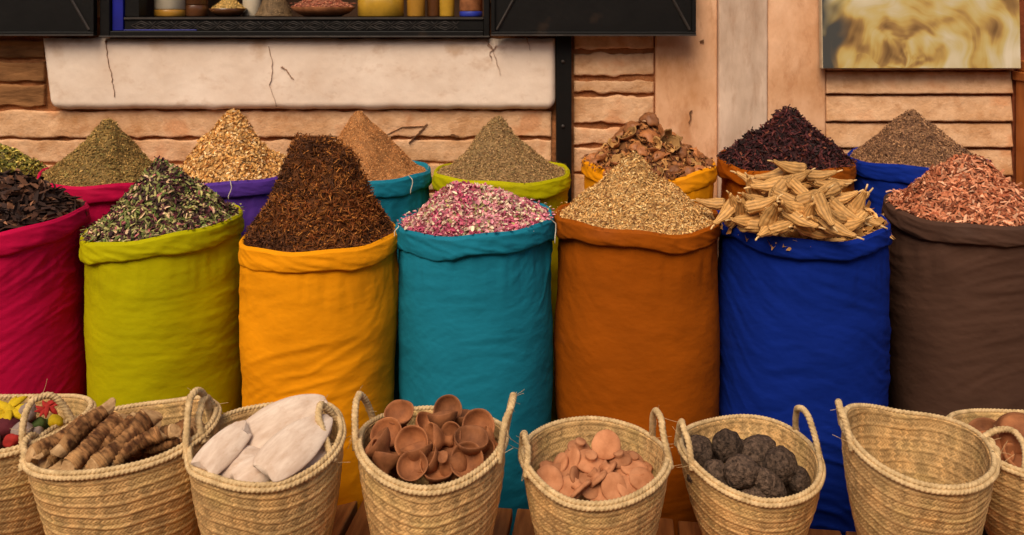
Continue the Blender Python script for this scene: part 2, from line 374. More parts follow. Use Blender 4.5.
# darker blue-grey strokes along the left edge of the canvas
wobn = N.new('ShaderNodeMath'); wobn.operation = 'MULTIPLY_ADD'; wobn.inputs[1].default_value = .35; L.new(wv.outputs['Fac'], wobn.inputs[0]); L.new(sx.outputs['X'], wobn.inputs[2])
mr = N.new('ShaderNodeMapRange'); mr.inputs['From Min'].default_value = -.155; mr.inputs['From Max'].default_value = -.10; mr.inputs['To Min'].default_value = 1; mr.inputs['To Max'].default_value = 0
L.new(wobn.outputs[0], mr.inputs['Value'])
mxp = N.new('ShaderNodeMix'); mxp.data_type = 'RGBA'; L.new(mr.outputs[0], mxp.inputs['Factor']); L.new(cr.outputs[0], mxp.inputs[6]); mxp.inputs[7].default_value = (.055, .055, .05, 1)
L.new(mxp.outputs[2], b.inputs['Base Color'])
bp = N.new('ShaderNodeBump'); bp.inputs['Strength'].default_value = .6; bp.inputs['Distance'].default_value = .006; L.new(ad.outputs[0], bp.inputs['Height']); L.new(bp.outputs[0], b.inputs['Normal'])
M_CANV = mat('canvas_edge', (.50, .38, .25), .9, .2, 20)
pd = WY - .06; pw = (1021 - 822) * pd / F; ph = .52
pz = CAMH - (69 - YH) * (WY - .06) / F
pc = empty('canvas_painting', (((1021 + 822) / 2 - 512) * pd / F, WY - .045, pz), 'unframed canvas with swirling yellow and ochre brushwork hung on the wall', 'painting', rot=(math.radians(-2.2), 0, 0))
m = MB(); m.box(-pw / 2, pw / 2, -.016, .012, 0, ph); m.obj('stretched_canvas', M_CANV, pc, bevel=.003)
m = MB(); m.box(-pw / 2 + .003, pw / 2 - .003, -.0185, -.0162, .003, ph - .003); m.obj('painted_face', M_PAINT, pc)
m = MB(); m.box(-pw / 2 + .01, pw / 2 - .01, .0125, .030, .004, .03); m.obj('stretcher_bar', mat('raw_stretcher', (.16, .08, .04), .8), pc)

# ------------------------------------------------------------------ shop window
win = empty('shop_window', (0, WY, GROUND), 'black iron shop window with carved sill and open black shutters', 'window')
fx0, fx1 = wx(108), wx(490)
z37, z30, z20, z17 = wz(37), wz(30.5), wz(20.5), wz(17)
m = MB()                                                      # outer frame: rails butt between stiles
m.box(fx0, fx0 + .034, -.062, .03, z37 + .002, OZ1); m.box(fx1 - .02, fx1, -.062, .03, z37 + .002, OZ1)
m.box(fx0 + .0345, fx1 - .0205, -.062, .03, z37 + .002, z30); m.box(fx0 + .0345, fx1 - .0205, -.062, .03, OZ1 - .03, OZ1)
m.obj('frame', M_BLACK, win, bevel=.003)
m = MB(); m.box(fx0, fx1, -.068, -.0625, z37 + .001, z37 + .006); m.obj('drip_edge', M_IRONEDGE, win, bevel=.001)
m = MB(); m.box(fx0 + .036, fx0 + .074, -.046, .03, z30 + .0005, OZ1 - .031)
m.box(fx0 + .0745, fx0 + .33, -.046, -.0405, z30 + .0005, z30 + .0045); m.obj('blue_lining', M_BLUE, win, bevel=.002)
m = MB(); ix0 = fx0 + .0765
m.box(ix0, fx1 - .021, -.040, .20, z30 + .001, z20); m.box(ix0, fx1 - .021, -.044, .20, z20 + .0005, z17)
m.box(ix0, ix0 + .05, -.038, .03, z17 + .001, OZ1 - .031); m.obj('carved_sill', M_BLACK, win, bevel=.002)
m = MB(); k = 0                                               # carved lozenges in relief along the sill
x = ix0 + .06
while x < fx1 - .09:
    zc = (z30 + z20) / 2; w = .036; h = (z20 - z30) * .44
    for s in (1, .55):
        m.tube([(x - w * s, -.0415, zc), (x, -.0415, zc + h * s), (x + w * s, -.0415, zc), (x, -.0415, zc - h * s), (x - w * s, -.0415, zc)], .0016, 5)
    m.tube([(x + w * .75, -.0415, zc + h), (x + w * 1.05, -.0415, zc + h * .25), (x + w * 1.35, -.0415, zc + h)], .0014, 5)
    m.tube([(x + w * .75, -.0415, zc - h), (x + w * 1.05, -.0415, zc - h * .25), (x + w * 1.35, -.0415, zc - h)], .0014, 5)
    x += w * 2.1
m.obj('sill_carving', M_IRONEDGE, win, smooth=True)
m = MB(); m.box(ix0, fx1 - .022, -.0455, -.0443, z17 - .007, z17 - .001); m.obj('sill_edge', M_IRONEDGE, win)
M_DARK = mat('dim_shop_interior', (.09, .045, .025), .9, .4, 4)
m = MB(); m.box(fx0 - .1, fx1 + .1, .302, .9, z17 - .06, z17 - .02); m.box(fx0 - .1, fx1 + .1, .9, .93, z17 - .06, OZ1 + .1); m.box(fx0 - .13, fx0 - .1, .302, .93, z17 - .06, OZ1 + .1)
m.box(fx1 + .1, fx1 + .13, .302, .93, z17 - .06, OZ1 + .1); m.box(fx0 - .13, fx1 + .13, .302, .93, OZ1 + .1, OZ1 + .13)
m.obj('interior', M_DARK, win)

def shutter(hx, w, ang, flip):
    """iron shutter leaf hinged at hx; local +x runs away from the hinge"""
    o = bpy.data.objects.new('shutter', None); COL.objects.link(o); o.parent = win
    o.location = (hx, -.075, z37 + .007); o.rotation_euler = (0, 0, ang)
    H = OZ1 - z37
    m = MB(); m.box(.014, w - .014, -.004, .004, .014, H - .014); m.obj('shutter_panel', M_BLACK, o)
    m = MB(); m.box(0, w, -.017, .011, 0, .0138); m.box(0, w, -.017, .011, H - .0138, H); m.box(0, .0138, -.017, .011, .0142, H - .0142); m.box(w - .0138, w, -.017, .011, .0142, H - .0142)
    m.obj('shutter_frame', M_BLACK, o, bevel=.002)
    m = MB(); m.box(.0, w, -.0195, -.0173, .0, .005); m.obj('worn_edge', M_IRONEDGE, o)
    m = MB()
    for s in (0, 1):
        xa, xb = (.02, w * .5) if s == 0 else (w - .02, w * .5)
        m.tube([(xa, -.008, .02), (xb, -.008, H * .52)], .0045, 4); m.tube([(xa, -.008, H - .02), (xb, -.008, H * .52)], .0045, 4)
    m.obj('brace', M_IRONEDGE, o)
    return o
shutter(fx1 + .006, (696 - 492) * (WY - .085) / F, math.radians(-1.0), False)
lw = (105 + 110) * (WY - .085) / F
shutter(fx0 - .010 - lw, lw, math.radians(.6), True)

# ------------------------------------------------------------------ things standing in the shop window
SZ = GROUND + z17 + .001
def glassmat(name, c, rough=.25): return mat(name, c, rough, .2, 12, spec=.5)
M_AMBER = glassmat('amber_goods', (.42, .20, .03)); M_CREAM = glassmat('cream_powder', (.55, .46, .34)); M_LID = mat('dull_lid', (.12, .10, .08), .4, .2, 10, metal=.6)
M_BROWNJ = glassmat('brown_goods', (.10, .035, .012)); M_GOLD = glassmat('golden_goods', (.50, .27, .03)); M_COBALT = glassmat('cobalt_label', (.015, .03, .30), .5)
def wjar(px, wpx, h, name, label, cat, fills, y=.10, group=None):
    """round jar: fills = list of (share of height, material)"""
    d = WY + y; r = wpx / 2 * d / F
    o = empty(name, ((px - 512) * d / F, d, SZ), label, cat, group)
    z = 0
    for i, (f, mt, pn) in enumerate(fills):
        b = MB(); z2 = z + h * f
        b.lathe([(0, z), (r * .96, z), (r, z + .003), (r, z2 - .003), (r * .97, z2 - .0006), (0, z2 - .0006)], 28); b.obj(pn, mt, o, smooth=True); z = z2
    b = MB(); b.lathe([(0, z), (r * .85, z), (r * .9, z + .004), (r * .9, z + .02), (r * .8, z + .024), (0, z + .024)], 24); b.obj('lid', M_LID, o, smooth=True)
wjar(170, 30, .16, 'glass_jar', 'jar with amber layer below cream powder in the shop window', 'jar', [(.16, M_AMBER, 'amber_layer'), (.84, M_CREAM, 'powder_layer')])
wjar(196, 24, .14, 'glass_jar', 'dark brown jar beside the amber and cream jar', 'jar', [(.3, M_BROWNJ, 'contents'), (.7, M_BROWNJ, 'shoulder')], .14)
wjar(252, 18, .15, 'glass_jar', 'slim cream jar behind the grain bowl in the shop window', 'jar', [(.5, M_CREAM, 'contents'), (.5, M_CREAM, 'shoulder')], .19)
wjar(416, 18, .2, 'glass_bottle', 'amber bottle right of the wide golden tub', 'bottle', [(.5, M_AMBER, 'contents'), (.5, M_BROWNJ, 'shoulder')], .12)
wjar(434, 14, .2, 'glass_bottle', 'narrow dark bottle between two amber bottles', 'bottle', [(.5, M_BROWNJ, 'contents'), (.5, M_BROWNJ, 'shoulder')], .15)
wjar(447, 15, .2, 'glass_bottle', 'golden bottle left of the blue labelled jar', 'bottle', [(.5, M_GOLD, 'contents'), (.5, M_BROWNJ, 'shoulder')], .12)
wjar(471, 23, .15, 'labelled_jar', 'jar with a cobalt blue band and red brown upper part at the window end', 'jar', [(.13, M_COBALT, 'blue_band'), (.87, M_TERRA, 'upper_part')])
wjar(381, 46, .14, 'golden_tub', 'wide golden yellow tub in the shop window', 'tub', [(.6, M_GOLD, 'contents'), (.4, M_GOLD, 'rim_band')], .12)

def bits(P0, Nrm, L, Wd, kinds, palette, weights, seed, tilt=.5, lift=.3, thick=.3, clump=0):
    """scatter small solid bits at points P0; returns V, faces, colours"""
    r = np.random.default_rng(seed); n = len(P0)
    T = r.normal(size=(n, 3)); T -= (T * Nrm).sum(1)[:, None] * Nrm; T += Nrm * r.normal(0, tilt, n)[:, None]
    T /= np.linalg.norm(T, axis=1)[:, None]
    Nn = Nrm + r.normal(0, tilt * .8, (n, 3)); Nn -= (Nn * T).sum(1)[:, None] * T; Nn /= np.linalg.norm(Nn, axis=1)[:, None]
    B = np.cross(Nn, T)
    sL = L * r.uniform(.55, 1.35, n); sW = Wd * r.uniform(.6, 1.35, n)
    P = P0 + Nrm * (r.uniform(-.2, 1, n) * lift * L)[:, None]
    pal = np.asarray(palette, float); wts = np.asarray(weights, float); wts /= wts.sum()
    if clump:
        # neighbouring bits lean towards the same colour
        q = fbm(P0 * clump, seed, 2) * .6 + r.normal(0, .30, n); rk = np.argsort(np.argsort(q)) / n
        ci = np.searchsorted(np.cumsum(wts), rk * .9999)
    else: ci = r.choice(len(pal), n, p=wts)
    C = pal[np.minimum(ci, len(pal) - 1)] * r.uniform(.65, 1.3, (n, 1))
    TM = {
        'seed': (np.array([(-1, 0, 0), (1, 0, 0), (-.15, .5, 0), (-.15, -.5, 0), (-.1, 0, .5), (-.1, 0, -.5)]),
                 np.array([(0, 2, 4), (2, 1, 4), (1, 3, 4), (3, 0, 4), (2, 0, 5), (1, 2, 5), (3, 1, 5), (0, 3, 5)])),
        'flake': (np.array([(-1, -.35, -.2), (-.9, .4, 0), (0, -.55, .35), (.1, .5, .45), (1, -.3, -.1), (.85, .35, -.3)]),
                  np.array([(0, 2, 1), (1, 2, 3), (2, 4, 3), (3, 4, 5)])),
        'needle': (np.array([(-1, 0, .35), (-1, -.5, -.3), (-1, .5, -.3), (1, 0, .1), (.05, 0, .9), (.05, -.5, .3), (.05, .5, .3)]),
                   np.array([(0, 1, 5), (0, 5, 4), (0, 4, 6), (0, 6, 2), (1, 2, 6), (1, 6, 5), (4, 5, 3), (4, 3, 6), (5, 6, 3)])),
        'petal': (np.array([(-.9, 0, 0), (-.3, -.55, .3), (-.3, .55, .3), (.5, -.5, .5), (.5, .5, .5), (.95, 0, .25), (.1, 0, -.15)]),
                  np.array([(0, 1, 6), (0, 6, 2), (1, 3, 6), (6, 4, 2), (3, 5, 6), (5, 4, 6)])),
    }
    ks = r.choice(len(kinds), n); Vs, Fs, Cs = [], [], []; off = 0
    for k, kd in enumerate(kinds):
        s = np.where(ks == k)[0]
        if not len(s): continue
        tv, tf = TM[kd]
        V = P[s][:, None, :] + tv[None, :, 0:1] * (sL[s][:, None, None] / 2 * T[s][:, None, :]) + tv[None, :, 1:2] * (sW[s][:, None, None] * B[s][:, None, :]) \
            + tv[None, :, 2:3] * ((sW[s] * (thick if kd == 'seed' else 1) * 1.0)[:, None, None] * Nn[s][:, None, :])
        Vs.append(V.reshape(-1, 3)); Fs.append((tf[None] + (np.arange(len(s)) * len(tv))[:, None, None]).reshape(-1, 3) + off)
        Cs.append(np.repeat(C[s], len(tv), 0)); off += len(s) * len(tv)
    return np.concatenate(Vs), Fs, np.concatenate(Cs)

def mound(name, label, cat, cx, cy, R, base, prof, H, spec, seed, apex=(0, 0), n=7000, lump=.008, tiltslope=(0, 0), group=None, solid=None):
    """a heap: a lumpy core surface plus thousands of bits in ONE mesh. base: z as a function of angle; prof: [(t, h)]"""
    NU, NV = 96, 40
    tp, hp = np.array([p[0] for p in prof]), np.array([p[1] for p in prof])
    def surf(t, a):
        rr = R * t
        X = cx + rr * np.cos(a) + apex[0] * (1 - t); Y = cy + rr * np.sin(a) + apex[1] * (1 - t)
        h = np.interp(t, tp, hp); h = .5 * h + .25 * np.interp(np.clip(t - .07, 0, 1), tp, hp) + .25 * np.interp(np.clip(t + .07, 0, 1), tp, hp)
        Z = base(a) * np.minimum(1, t * 1.0 + .0) + base(a).mean() * (1 - t) + H * h
        Z = Z + H * .13 * fbm(np.stack([X * 11, Y * 11, 0 * X + seed], -1), seed + 3, 2) * np.clip(4 * t * (1 - t), 0, 1)
        Z = Z + lump * fbm(np.stack([X * 26, Y * 26, Z * 20], -1), seed, 3) * (.35 + .65 * (1 - t))
        return np.stack([X, Y, Z], -1)
    tt = np.linspace(0, 1, NV) ** .8; aa = np.arange(NU) / NU * 2 * PI
    A, Tt = np.meshgrid(aa, tt); V = surf(Tt.ravel(), A.ravel())
    r = np.random.default_rng(seed + 5)
    t = np.sqrt(r.uniform(0, 1, n)) * .985; a = r.uniform(0, 2 * PI, n)
    keep = r.uniform(size=n) < np.where(np.sin(a) > .35, .55, 1)
    t, a = t[keep], a[keep]; e = 1e-3
    P0 = surf(t, a); d1 = surf(np.clip(t - e, 0, 1), a) - surf(np.clip(t + e, 0, 1), a); d2 = surf(t, a + e / np.maximum(t, .05)) - surf(t, a - e / np.maximum(t, .05))
    Nn = np.cross(d1, d2); ln = np.linalg.norm(Nn, axis=1)[:, None]; Nn = Nn / np.maximum(ln, 1e-12)
    Nn = np.where(Nn[:, 2:3] < 0, -Nn, Nn)
    pal = np.asarray(spec['palette'], float) * np.array(spec.get('gain', (1.8, 1.45, 1.2))); wts = np.asarray(spec['weights'], float); wts = wts / wts.sum()
    BV, BF, BC = bits(P0, Nn, spec['L'], spec['W'], spec['kinds'], pal, wts, seed + 9, spec.get('tilt', .5), spec.get('lift', .4), spec.get('thick', .6), spec.get('clump', 0))
    core = (pal * wts[:, None]).sum(0) * .62
    cc = core[None] * (1 + .35 * fbm(V * 90, seed + 2, 2))[:, None]
    # a few grains strayed on to the folded lip
    if R > .1 and spec['L'] < .04:
        k = 70; a2 = r.uniform(0, 2 * PI, k); rr2 = R * r.uniform(1.0, 1.055, k)
        SP = np.stack([cx + rr2 * np.cos(a2), cy + rr2 * np.sin(a2), base(a2) + .0175], -1)
        v2, f2, c2 = bits(SP, np.tile([0, 0, 1.], (k, 1)), spec['L'] * .7, spec['W'] * .8, spec['kinds'], pal, wts, seed + 31, .2, 0, spec.get('thick', .6))
        BF = BF + [f + len(BV) for f in f2]; BV = np.concatenate([BV, v2]); BC = np.concatenate([BC, c2])
    Vall = np.concatenate([V, BV]); fl = [grid_faces(NU, NV)] + [f + len(V) for f in BF]
    o = build(name, Vall, fl, M_BITS, smooth=False, col=np.clip(np.concatenate([cc, BC]), 0, 1))
    tag(o, label, cat, group, 'stuff')
    return surf

# bowls and heaps behind the glass
def wbowl(px, wpx, h, y, mt, label):
    d = WY + y; r = wpx / 2 * d / F; b = MB()
    b.lathe([(0, 0), (r * .55, 0), (r * .8, h * .4), (r * .98, h), (r * .92, h), (r * .74, h * .45), (0, h * .3)], 36)
    tag(b.obj('bowl', mt, smooth=True, loc=((px - 512) * d / F, d, SZ)), label, 'bowl')
    return (px - 512) * d / F, d, r, SZ + h
cst = lambda z: (lambda a: np.full_like(np.asarray(a, float), z))
cone = [(0, 1), (.15, .86), (1, 0)]
x_, y_, r_, z_ = wbowl(228, 38, .03, .12, M_BROWNJ, 'shallow brown bowl of greenish grain in the shop window')
mound('grain_heap', 'greenish brown grain heaped in the window bowl', 'grain', x_, y_, r_ * .9, cst(z_ - .006), cone, .05, dict(palette=[(.35, .26, .09), (.22, .18, .06), (.45, .34, .14)], weights=[1, 1, 1], L=.008, W=.0035, kinds=['seed']), 311, n=900, lump=.003)
x_, y_, r_, z_ = wbowl(323, 66, .035, .13, M_TERRA, 'wide reddish bowl full of pink nuts in the shop window')
mound('nut_heap', 'pink brown nuts in the wide reddish window bowl', 'nuts', x_, y_, r_ * .93, cst(z_ - .004), cone, .05, dict(palette=[(.42, .14, .08), (.50, .22, .13), (.30, .08, .05)], weights=[1, 1, 1], L=.012, W=.006, kinds=['seed'], thick=.9, gain=(1, .95, .9)), 312, n=900, lump=.003)
mound('herb_heap', 'grey brown herb powder piled on the window ledge', 'herbs', (274 - 512) * (WY + .12) / F, WY + .12, .068, cst(SZ), [(0, 1), (.5, .8), (1, 0)], .10, dict(palette=[(.10, .075, .045), (.16, .12, .07)], weights=[1, 1], L=.006, W=.003, kinds=['seed']), 313, n=800, lump=.004)

# ------------------------------------------------------------------ spice sacks
def sack(color_name, c, cx, d, wpx, rim_y, seed, label, cuff=.048, slope=0., wave=.006, bulge=.0, base_r=.93, stitch=(), folds=1.0, prof=None):
    r = wpx / 2 * d / F; X = (cx - 512) * d / F; zr = CAMH - (rim_y - YH) * d / F - GROUND; ox, oy = X, d
    root = empty('spice_sack', (X, d, GROUND), label, 'sack', 'fabric sacks of spices in two rows')
    M = cloth(color_name + '_cloth', c)
    ph = seed * 1.37
    def rim(a):
        a = np.asarray(a, float)
        return zr + slope * np.cos(a) + wave * (np.sin(2 * a + ph) * .6 + np.sin(3 * a + ph * 2) * .4 + .35 * np.sin(7 * a + ph))
    def oval(a): return 1 + .018 * np.cos(2 * a + ph) + .010 * np.cos(3 * a + 2 * ph)
    # body
    NU, NV = 260, 170
    a = np.arange(NU) / NU * 2 * PI; t = np.linspace(0, 1, NV)
    A, T = np.meshgrid(a, t); A = A.ravel(); T = T.ravel()
    rp = np.interp(T, [0, .02, .06, .35, .7, .92, 1], [base_r - .10, base_r - .025, base_r, base_r + .035 + bulge, .985 + bulge * .6, .970, .965]) * r * oval(A)
    Z = T * (rim(A) - .012)
    U = A * r
    p3 = np.stack([np.cos(A) * r, np.sin(A) * r, Z], -1)
    big = fbm(p3 * 4.0, seed, 2) * .009
    shear = Z + .38 * U * np.clip(.6 + vn(p3 * 2.2, seed + 7), -.2, 1.2) * np.where(np.sin(ph) > 0, 1, -1) + .06 * vn(p3 * 5, seed + 3)
    w1 = fbm(np.stack([np.cos(A) * r * 4.5, np.sin(A) * r * 4.5, shear * 19], -1), seed + 1, 3)
    ridge = (1 - np.abs(w1)) ** 3
    amp = (.0006 + .0072 * np.clip(vn(p3 * 3.6, seed + 5) + .12, 0, 1)) * (.55 + .7 * np.abs(T - .55)) * folds
    w2 = fbm(np.stack([np.cos(A) * r * 11, np.sin(A) * r * 11, shear * 60], -1), seed + 2, 2) * .0008 * folds
    pucker = (.0025 * np.exp(-((T - .9) / .06) ** 2)) * fbm(np.stack([np.cos(A) * r * 38, np.sin(A) * r * 38, Z * 6], -1), seed + 4, 2)
    rr = rp + big + amp * ridge - amp * .5 + w2 + pucker
    V = np.stack([rr * np.cos(A), rr * np.sin(A), Z], -1)
    V = np.concatenate([V, [[0, 0, .004]]]); k = np.arange(NU)
    build('sack_body', V, [grid_faces(NU, NV), np.stack([(k + 1) % NU, k, np.full(NU, NU * NV)], -1)], M, root)
    # rolled cuff: cloth turned over outward, so a thick lip with a ragged lower hem
    s = np.linspace(0, 1, 34); NV2 = len(s)
    A, Sx = np.meshgrid(a, s); A = A.ravel(); Sx = Sx.ravel()
    hem = cuff * (1 + .18 * fbm(np.stack([np.cos(A) * 1.6, np.sin(A) * 1.6, np.full_like(A, seed)], -1), 3, 3))
    ks = [0, .25, .36, .44, .52, .8, .93, 1]
    dr = np.interp(Sx, ks, [-.022, -.013, -.008, -.001, .0045, .0085, .0065, -.006])
    dz = np.interp(Sx, ks, [-.060, -.012, -.001, .003, -.004, -.72, -1.0, -1.0]); dzz = np.where(dz < -.1, dz, 0)
    dz = np.where(Sx <= .36, dz, 0) + np.where((Sx > .36) & (Sx <= .52), np.interp(Sx, [.36, .44, .52], [-.001, .003, -.004]), 0) + np.where(Sx > .52, np.interp(Sx, [.52, .8, .93, 1], [-.004, -.72, -1.0, -.99]) * hem, 0)
    dr = np.convolve(np.pad(dr.reshape(NV2, NU)[:, 0], 1, 'edge'), [.25, .5, .25], 'valid')[:, None].repeat(NU, 1).ravel()
    pz = rim(A) + dz
    q3 = np.stack([np.cos(A) * r, np.sin(A) * r, pz], -1)
    cr_ = fbm(np.stack([np.cos(A) * r * 9, np.sin(A) * r * 9, pz * 45 + U[0] + 1.5 * A], -1), seed + 11, 3)
    tension = fbm(np.stack([np.cos(A) * r * 26, np.sin(A) * r * 26, pz * 9], -1), seed + 12, 2)
    rr = r * oval(A) * .985 + dr + (.0030 * (1 - np.abs(cr_)) ** 2 - .0015 + .0016 * tension + .004 * vn(q3 * 6, seed + 8)) * np.clip(Sx * 3 - .9, 0, 1)
    build('rolled_cuff', np.stack([rr * np.cos(A), rr * np.sin(A), pz], -1), [grid_faces(NU, NV2)], M, root)
    for an in stitch:
        b = MB(); an = math.radians(an); P = []
        for q in np.linspace(-.2, 1.05, 12):
            rad = r * 1.0 + (.016 if q > .05 else .004)
            P.append((rad * math.cos(an + .02 * math.sin(q * 5)), rad * math.sin(an + .02 * math.sin(q * 5)), float(rim(an)) + (.006 if q <= .05 else .002) - max(0, q) * cuff))
        b.tube(P, .0014, 5); b.obj('stitch', M_THREAD, root, smooth=True)
    return dict(x=X, y=d, r=r, rim=lambda aa: rim(aa) + GROUND, z=zr + GROUND, root=root)

def heap_on(s, name, label, cat, apex_px, prof, spec, seed, n=7000, sink=.012, lump=.008, kR=.965):
    ax, ay = apex_px
    z = CAMH - (ay - YH) * s['y'] / F; ox = (ax - 512) * s['y'] / F - s['x']
    H = z - (s['z'] - sink)
    return mound(name, label, cat, s['x'], s['y'], s['r'] * kR, lambda a: s['rim'](a) - sink, prof, H, spec, seed, apex=(ox, 0), n=n, lump=lump)

LIME, AMBER, TEAL, RUST, BLUE, UMBER, PINK, PURPLE = (.40, .36, .005), (.80, .285, .008), (.003, .175, .26), (.31, .068, .003), (.0015, .018, .20), (.075, .036, .024), (.50, .004, .052), (.085, .030, .25)
DF, DB = 2.34, 2.76
CONE = [(0, 1), (.06, .97), (.14, .86), (.5, .45), (.85, .09), (1, 0)]
# front row
s = sack('crimson', PINK, 2, 2.32, 158, 217, 1, 'crimson pink sack of dark bark at the left edge, front row', slope=.014, folds=1.2)
heap_on(s, 'bark_heap', 'curled dark brown bark pieces filling the crimson sack', 'bark', (-10, 178), [(0, 1), (.4, .80), (.75, .34), (1, .0)], dict(palette=[(.045, .020, .013), (.022, .011, .009), (.11, .05, .028), (.18, .085, .05)], weights=[4, 4, 1.5, .5], gain=(1.5, 1.35, 1.2), L=.055, W=.013, kinds=['flake', 'petal'], tilt=.45, lift=.25), 401, n=1400, lump=.010, kR=.90)
s = sack('lime', LIME, 165, 2.36, 151, 221, 2, 'lime green sack of mixed dried herbs and flowers, front row', slope=.016, folds=.7)
heap_on(s, 'potpourri_heap', 'mixed green, cream and dark purple dried herbs on the lime sack', 'herb mix', (158, 161), CONE, dict(palette=[(.035, .016, .018), (.10, .14, .04), (.32, .30, .13), (.50, .36, .25), (.07, .02, .028), (.20, .20, .08), (.33, .10, .12)], weights=[4.4, 3, 2.2, 1.7, 3.2, 2.4, .9], gain=(1.4, 1.3, 1.1), L=.022, W=.0056, kinds=['flake', 'petal', 'flake', 'needle'], tilt=.55, lift=.4), 402, n=6000, lump=.012)
s = sack('amber', AMBER, 321, 2.28, 154, 232, 3, 'amber yellow sack of dark brown moss, front row', slope=.003, folds=.7)
heap_on(s, 'moss_heap', 'tall steep heap of dark red brown fibrous moss on the amber sack', 'dried moss', (316, 139), [(0, 1), (.2, .98), (.36, .88), (.5, .68), (.68, .45), (.86, .16), (1, 0)], dict(palette=[(.038, .014, .006), (.085, .03, .009), (.16, .06, .014), (.26, .11, .03), (.10, .028, .006)], weights=[5, 4, 2, .7, 2], gain=(1.95, 1.7, 1.35), L=.017, W=.0026, kinds=['needle', 'needle', 'flake'], tilt=.9, lift=.55, clump=10), 403, n=17000, lump=.036, kR=.93)
s = sack('teal', TEAL, 476, 2.32, 154, 217, 4, 'teal sack of pink rosebuds with pale stitching, front row', slope=.012, cuff=.056, stitch=(-20, -160), folds=.9)
heap_on(s, 'rosebud_heap', 'low mound of pink and cream dried rosebuds on the teal sack', 'rosebuds', (468, 184), [(0, 1), (.2, .92), (.5, .62), (.8, .24), (1, 0)], dict(palette=[(.50, .12, .19), (.34, .05, .11), (.62, .34, .33), (.66, .52, .40), (.36, .30, .13), (.56, .22, .28)], weights=[3, 2.6, 2.6, 2.6, 1, 2.4], gain=(1.25, 1.3, 1.2), L=.0165, W=.0080, kinds=['petal', 'petal', 'seed', 'petal'], tilt=.7, lift=.5, thick=.9, clump=16), 404, n=5500, lump=.009)
s = sack('rust', RUST, 636, 2.35, 159, 213, 5, 'rust brown sack of pale tan seed husks, front row', slope=.0, wave=.009, folds=.6)
heap_on(s, 'husk_heap', 'pale tan seed husks in a pointed heap on the rust brown sack', 'seeds', (635, 153), CONE, dict(palette=[(.42, .25, .10), (.54, .36, .17), (.27, .13, .045), (.62, .47, .27), (.16, .07, .03)], weights=[4, 3.5, 2, 1.6, 1], gain=(1.45, 1.3, 1.05), L=.0105, W=.0032, kinds=['seed', 'flake'], tilt=.55, lift=.5, thick=.8), 405, n=13000, lump=.006)
sblue = sack('royal_blue', BLUE, 801, 2.31, 163, 217, 6, 'royal blue sack of ribbed dried pods, front row', slope=.0, wave=.010, folds=1.8)
s = sack('umber', UMBER, 968, 2.36, 156, 208, 7, 'dark umber brown sack of red bark chips, front row', slope=-.004, folds=.5)
heap_on(s, 'bark_chip_heap', 'reddish pink bark chips piled on the umber sack', 'bark chips', (968, 160), [(0, 1), (.1, .95), (.5, .56), (.85, .16), (1, 0)], dict(palette=[(.38, .13, .065), (.50, .21, .12), (.25, .07, .034), (.58, .31, .20), (.13, .04, .022)], weights=[4, 3, 3, 1.2, 1.2], gain=(1.35, 1.3, 1.2), L=.026, W=.0056, kinds=['flake', 'needle', 'flake'], tilt=.5, lift=.4), 407, n=6500, lump=.007, kR=.92)
# back row
s = sack('plum', (.12, .02, .05), -26, 2.74, 150, 180, 10, 'back row sack of yellow green leaves at the left edge', folds=.8)
heap_on(s, 'leaf_heap', 'yellow green dried leaves heaped at the far left, back row', 'dried leaves', (-4, 145), [(0, 1), (.3, .82), (1, 0)], dict(palette=[(.20, .20, .04), (.10, .12, .03), (.36, .33, .10), (.06, .055, .02)], weights=[3, 3, 2, 2], L=.020, W=.0065, kinds=['flake', 'petal'], tilt=.5, lift=.4), 410, n=3500, lump=.008)
s = sack('rose', PINK, 108, 2.74, 128, 173, 11, 'rose pink sack with an olive herb heap, back row', slope=-.012)
heap_on(s, 'olive_herb_heap', 'olive brown crushed herb in a cone on the rose pink sack', 'herbs', (108, 119), CONE, dict(palette=[(.19, .135, .045), (.12, .085, .03), (.29, .21, .08), (.15, .14, .05)], weights=[3, 3, 2, 2], L=.012, W=.0028, kinds=['flake', 'needle', 'seed'], tilt=.5, lift=.4), 411, n=9000, lump=.005)
s = sack('violet', PURPLE, 234, 2.77, 130, 171, 12, 'violet sack with a heap of golden petals, back row', slope=.004, stitch=(-75,))
heap_on(s, 'golden_petal_heap', 'golden cream dried blossom heap on the violet sack', 'dried blossom', (234, 111), CONE, dict(palette=[(.52, .30, .10), (.62, .42, .19), (.38, .19, .06), (.66, .50, .30)], weights=[4, 3, 2, 1.5], gain=(1.35, 1.2, 1.05), L=.015, W=.0058, kinds=['petal', 'flake'], tilt=.7, lift=.5), 412, n=7000, lump=.006)
s = sack('turquoise', TEAL, 367, 2.76, 124, 172, 13, 'turquoise sack with a smooth tan brown powder heap, back row', slope=.012, stitch=(-42,))
heap_on(s, 'tan_powder_heap', 'fine tan brown seed heap on the turquoise sack', 'seeds', (358, 110), CONE, dict(palette=[(.30, .155, .06), (.38, .22, .10), (.22, .10, .035)], weights=[3, 2, 2], L=.0065, W=.0026, kinds=['seed'], tilt=.5, lift=.35), 413, n=15000, lump=.005)
s = sack('chartreuse', LIME, 501, 2.76, 133, 170, 14, 'chartreuse sack with a grey green seed heap, back row', slope=.0)
heap_on(s, 'grey_seed_heap', 'grey green brown seeds in a cone on the chartreuse sack', 'seeds', (499, 115), CONE, dict(palette=[(.21, .15, .07), (.30, .22, .12), (.13, .085, .04), (.18, .15, .07)], weights=[3, 2, 2.5, 2], L=.0095, W=.0026, kinds=['seed', 'needle'], tilt=.5, lift=.4), 414, n=12000, lump=.004)
syel = sack('sunflower', AMBER, 648, 2.74, 131, 163, 15, 'sunflower yellow sack of curled dried peels, back row', slope=.0, wave=.012)
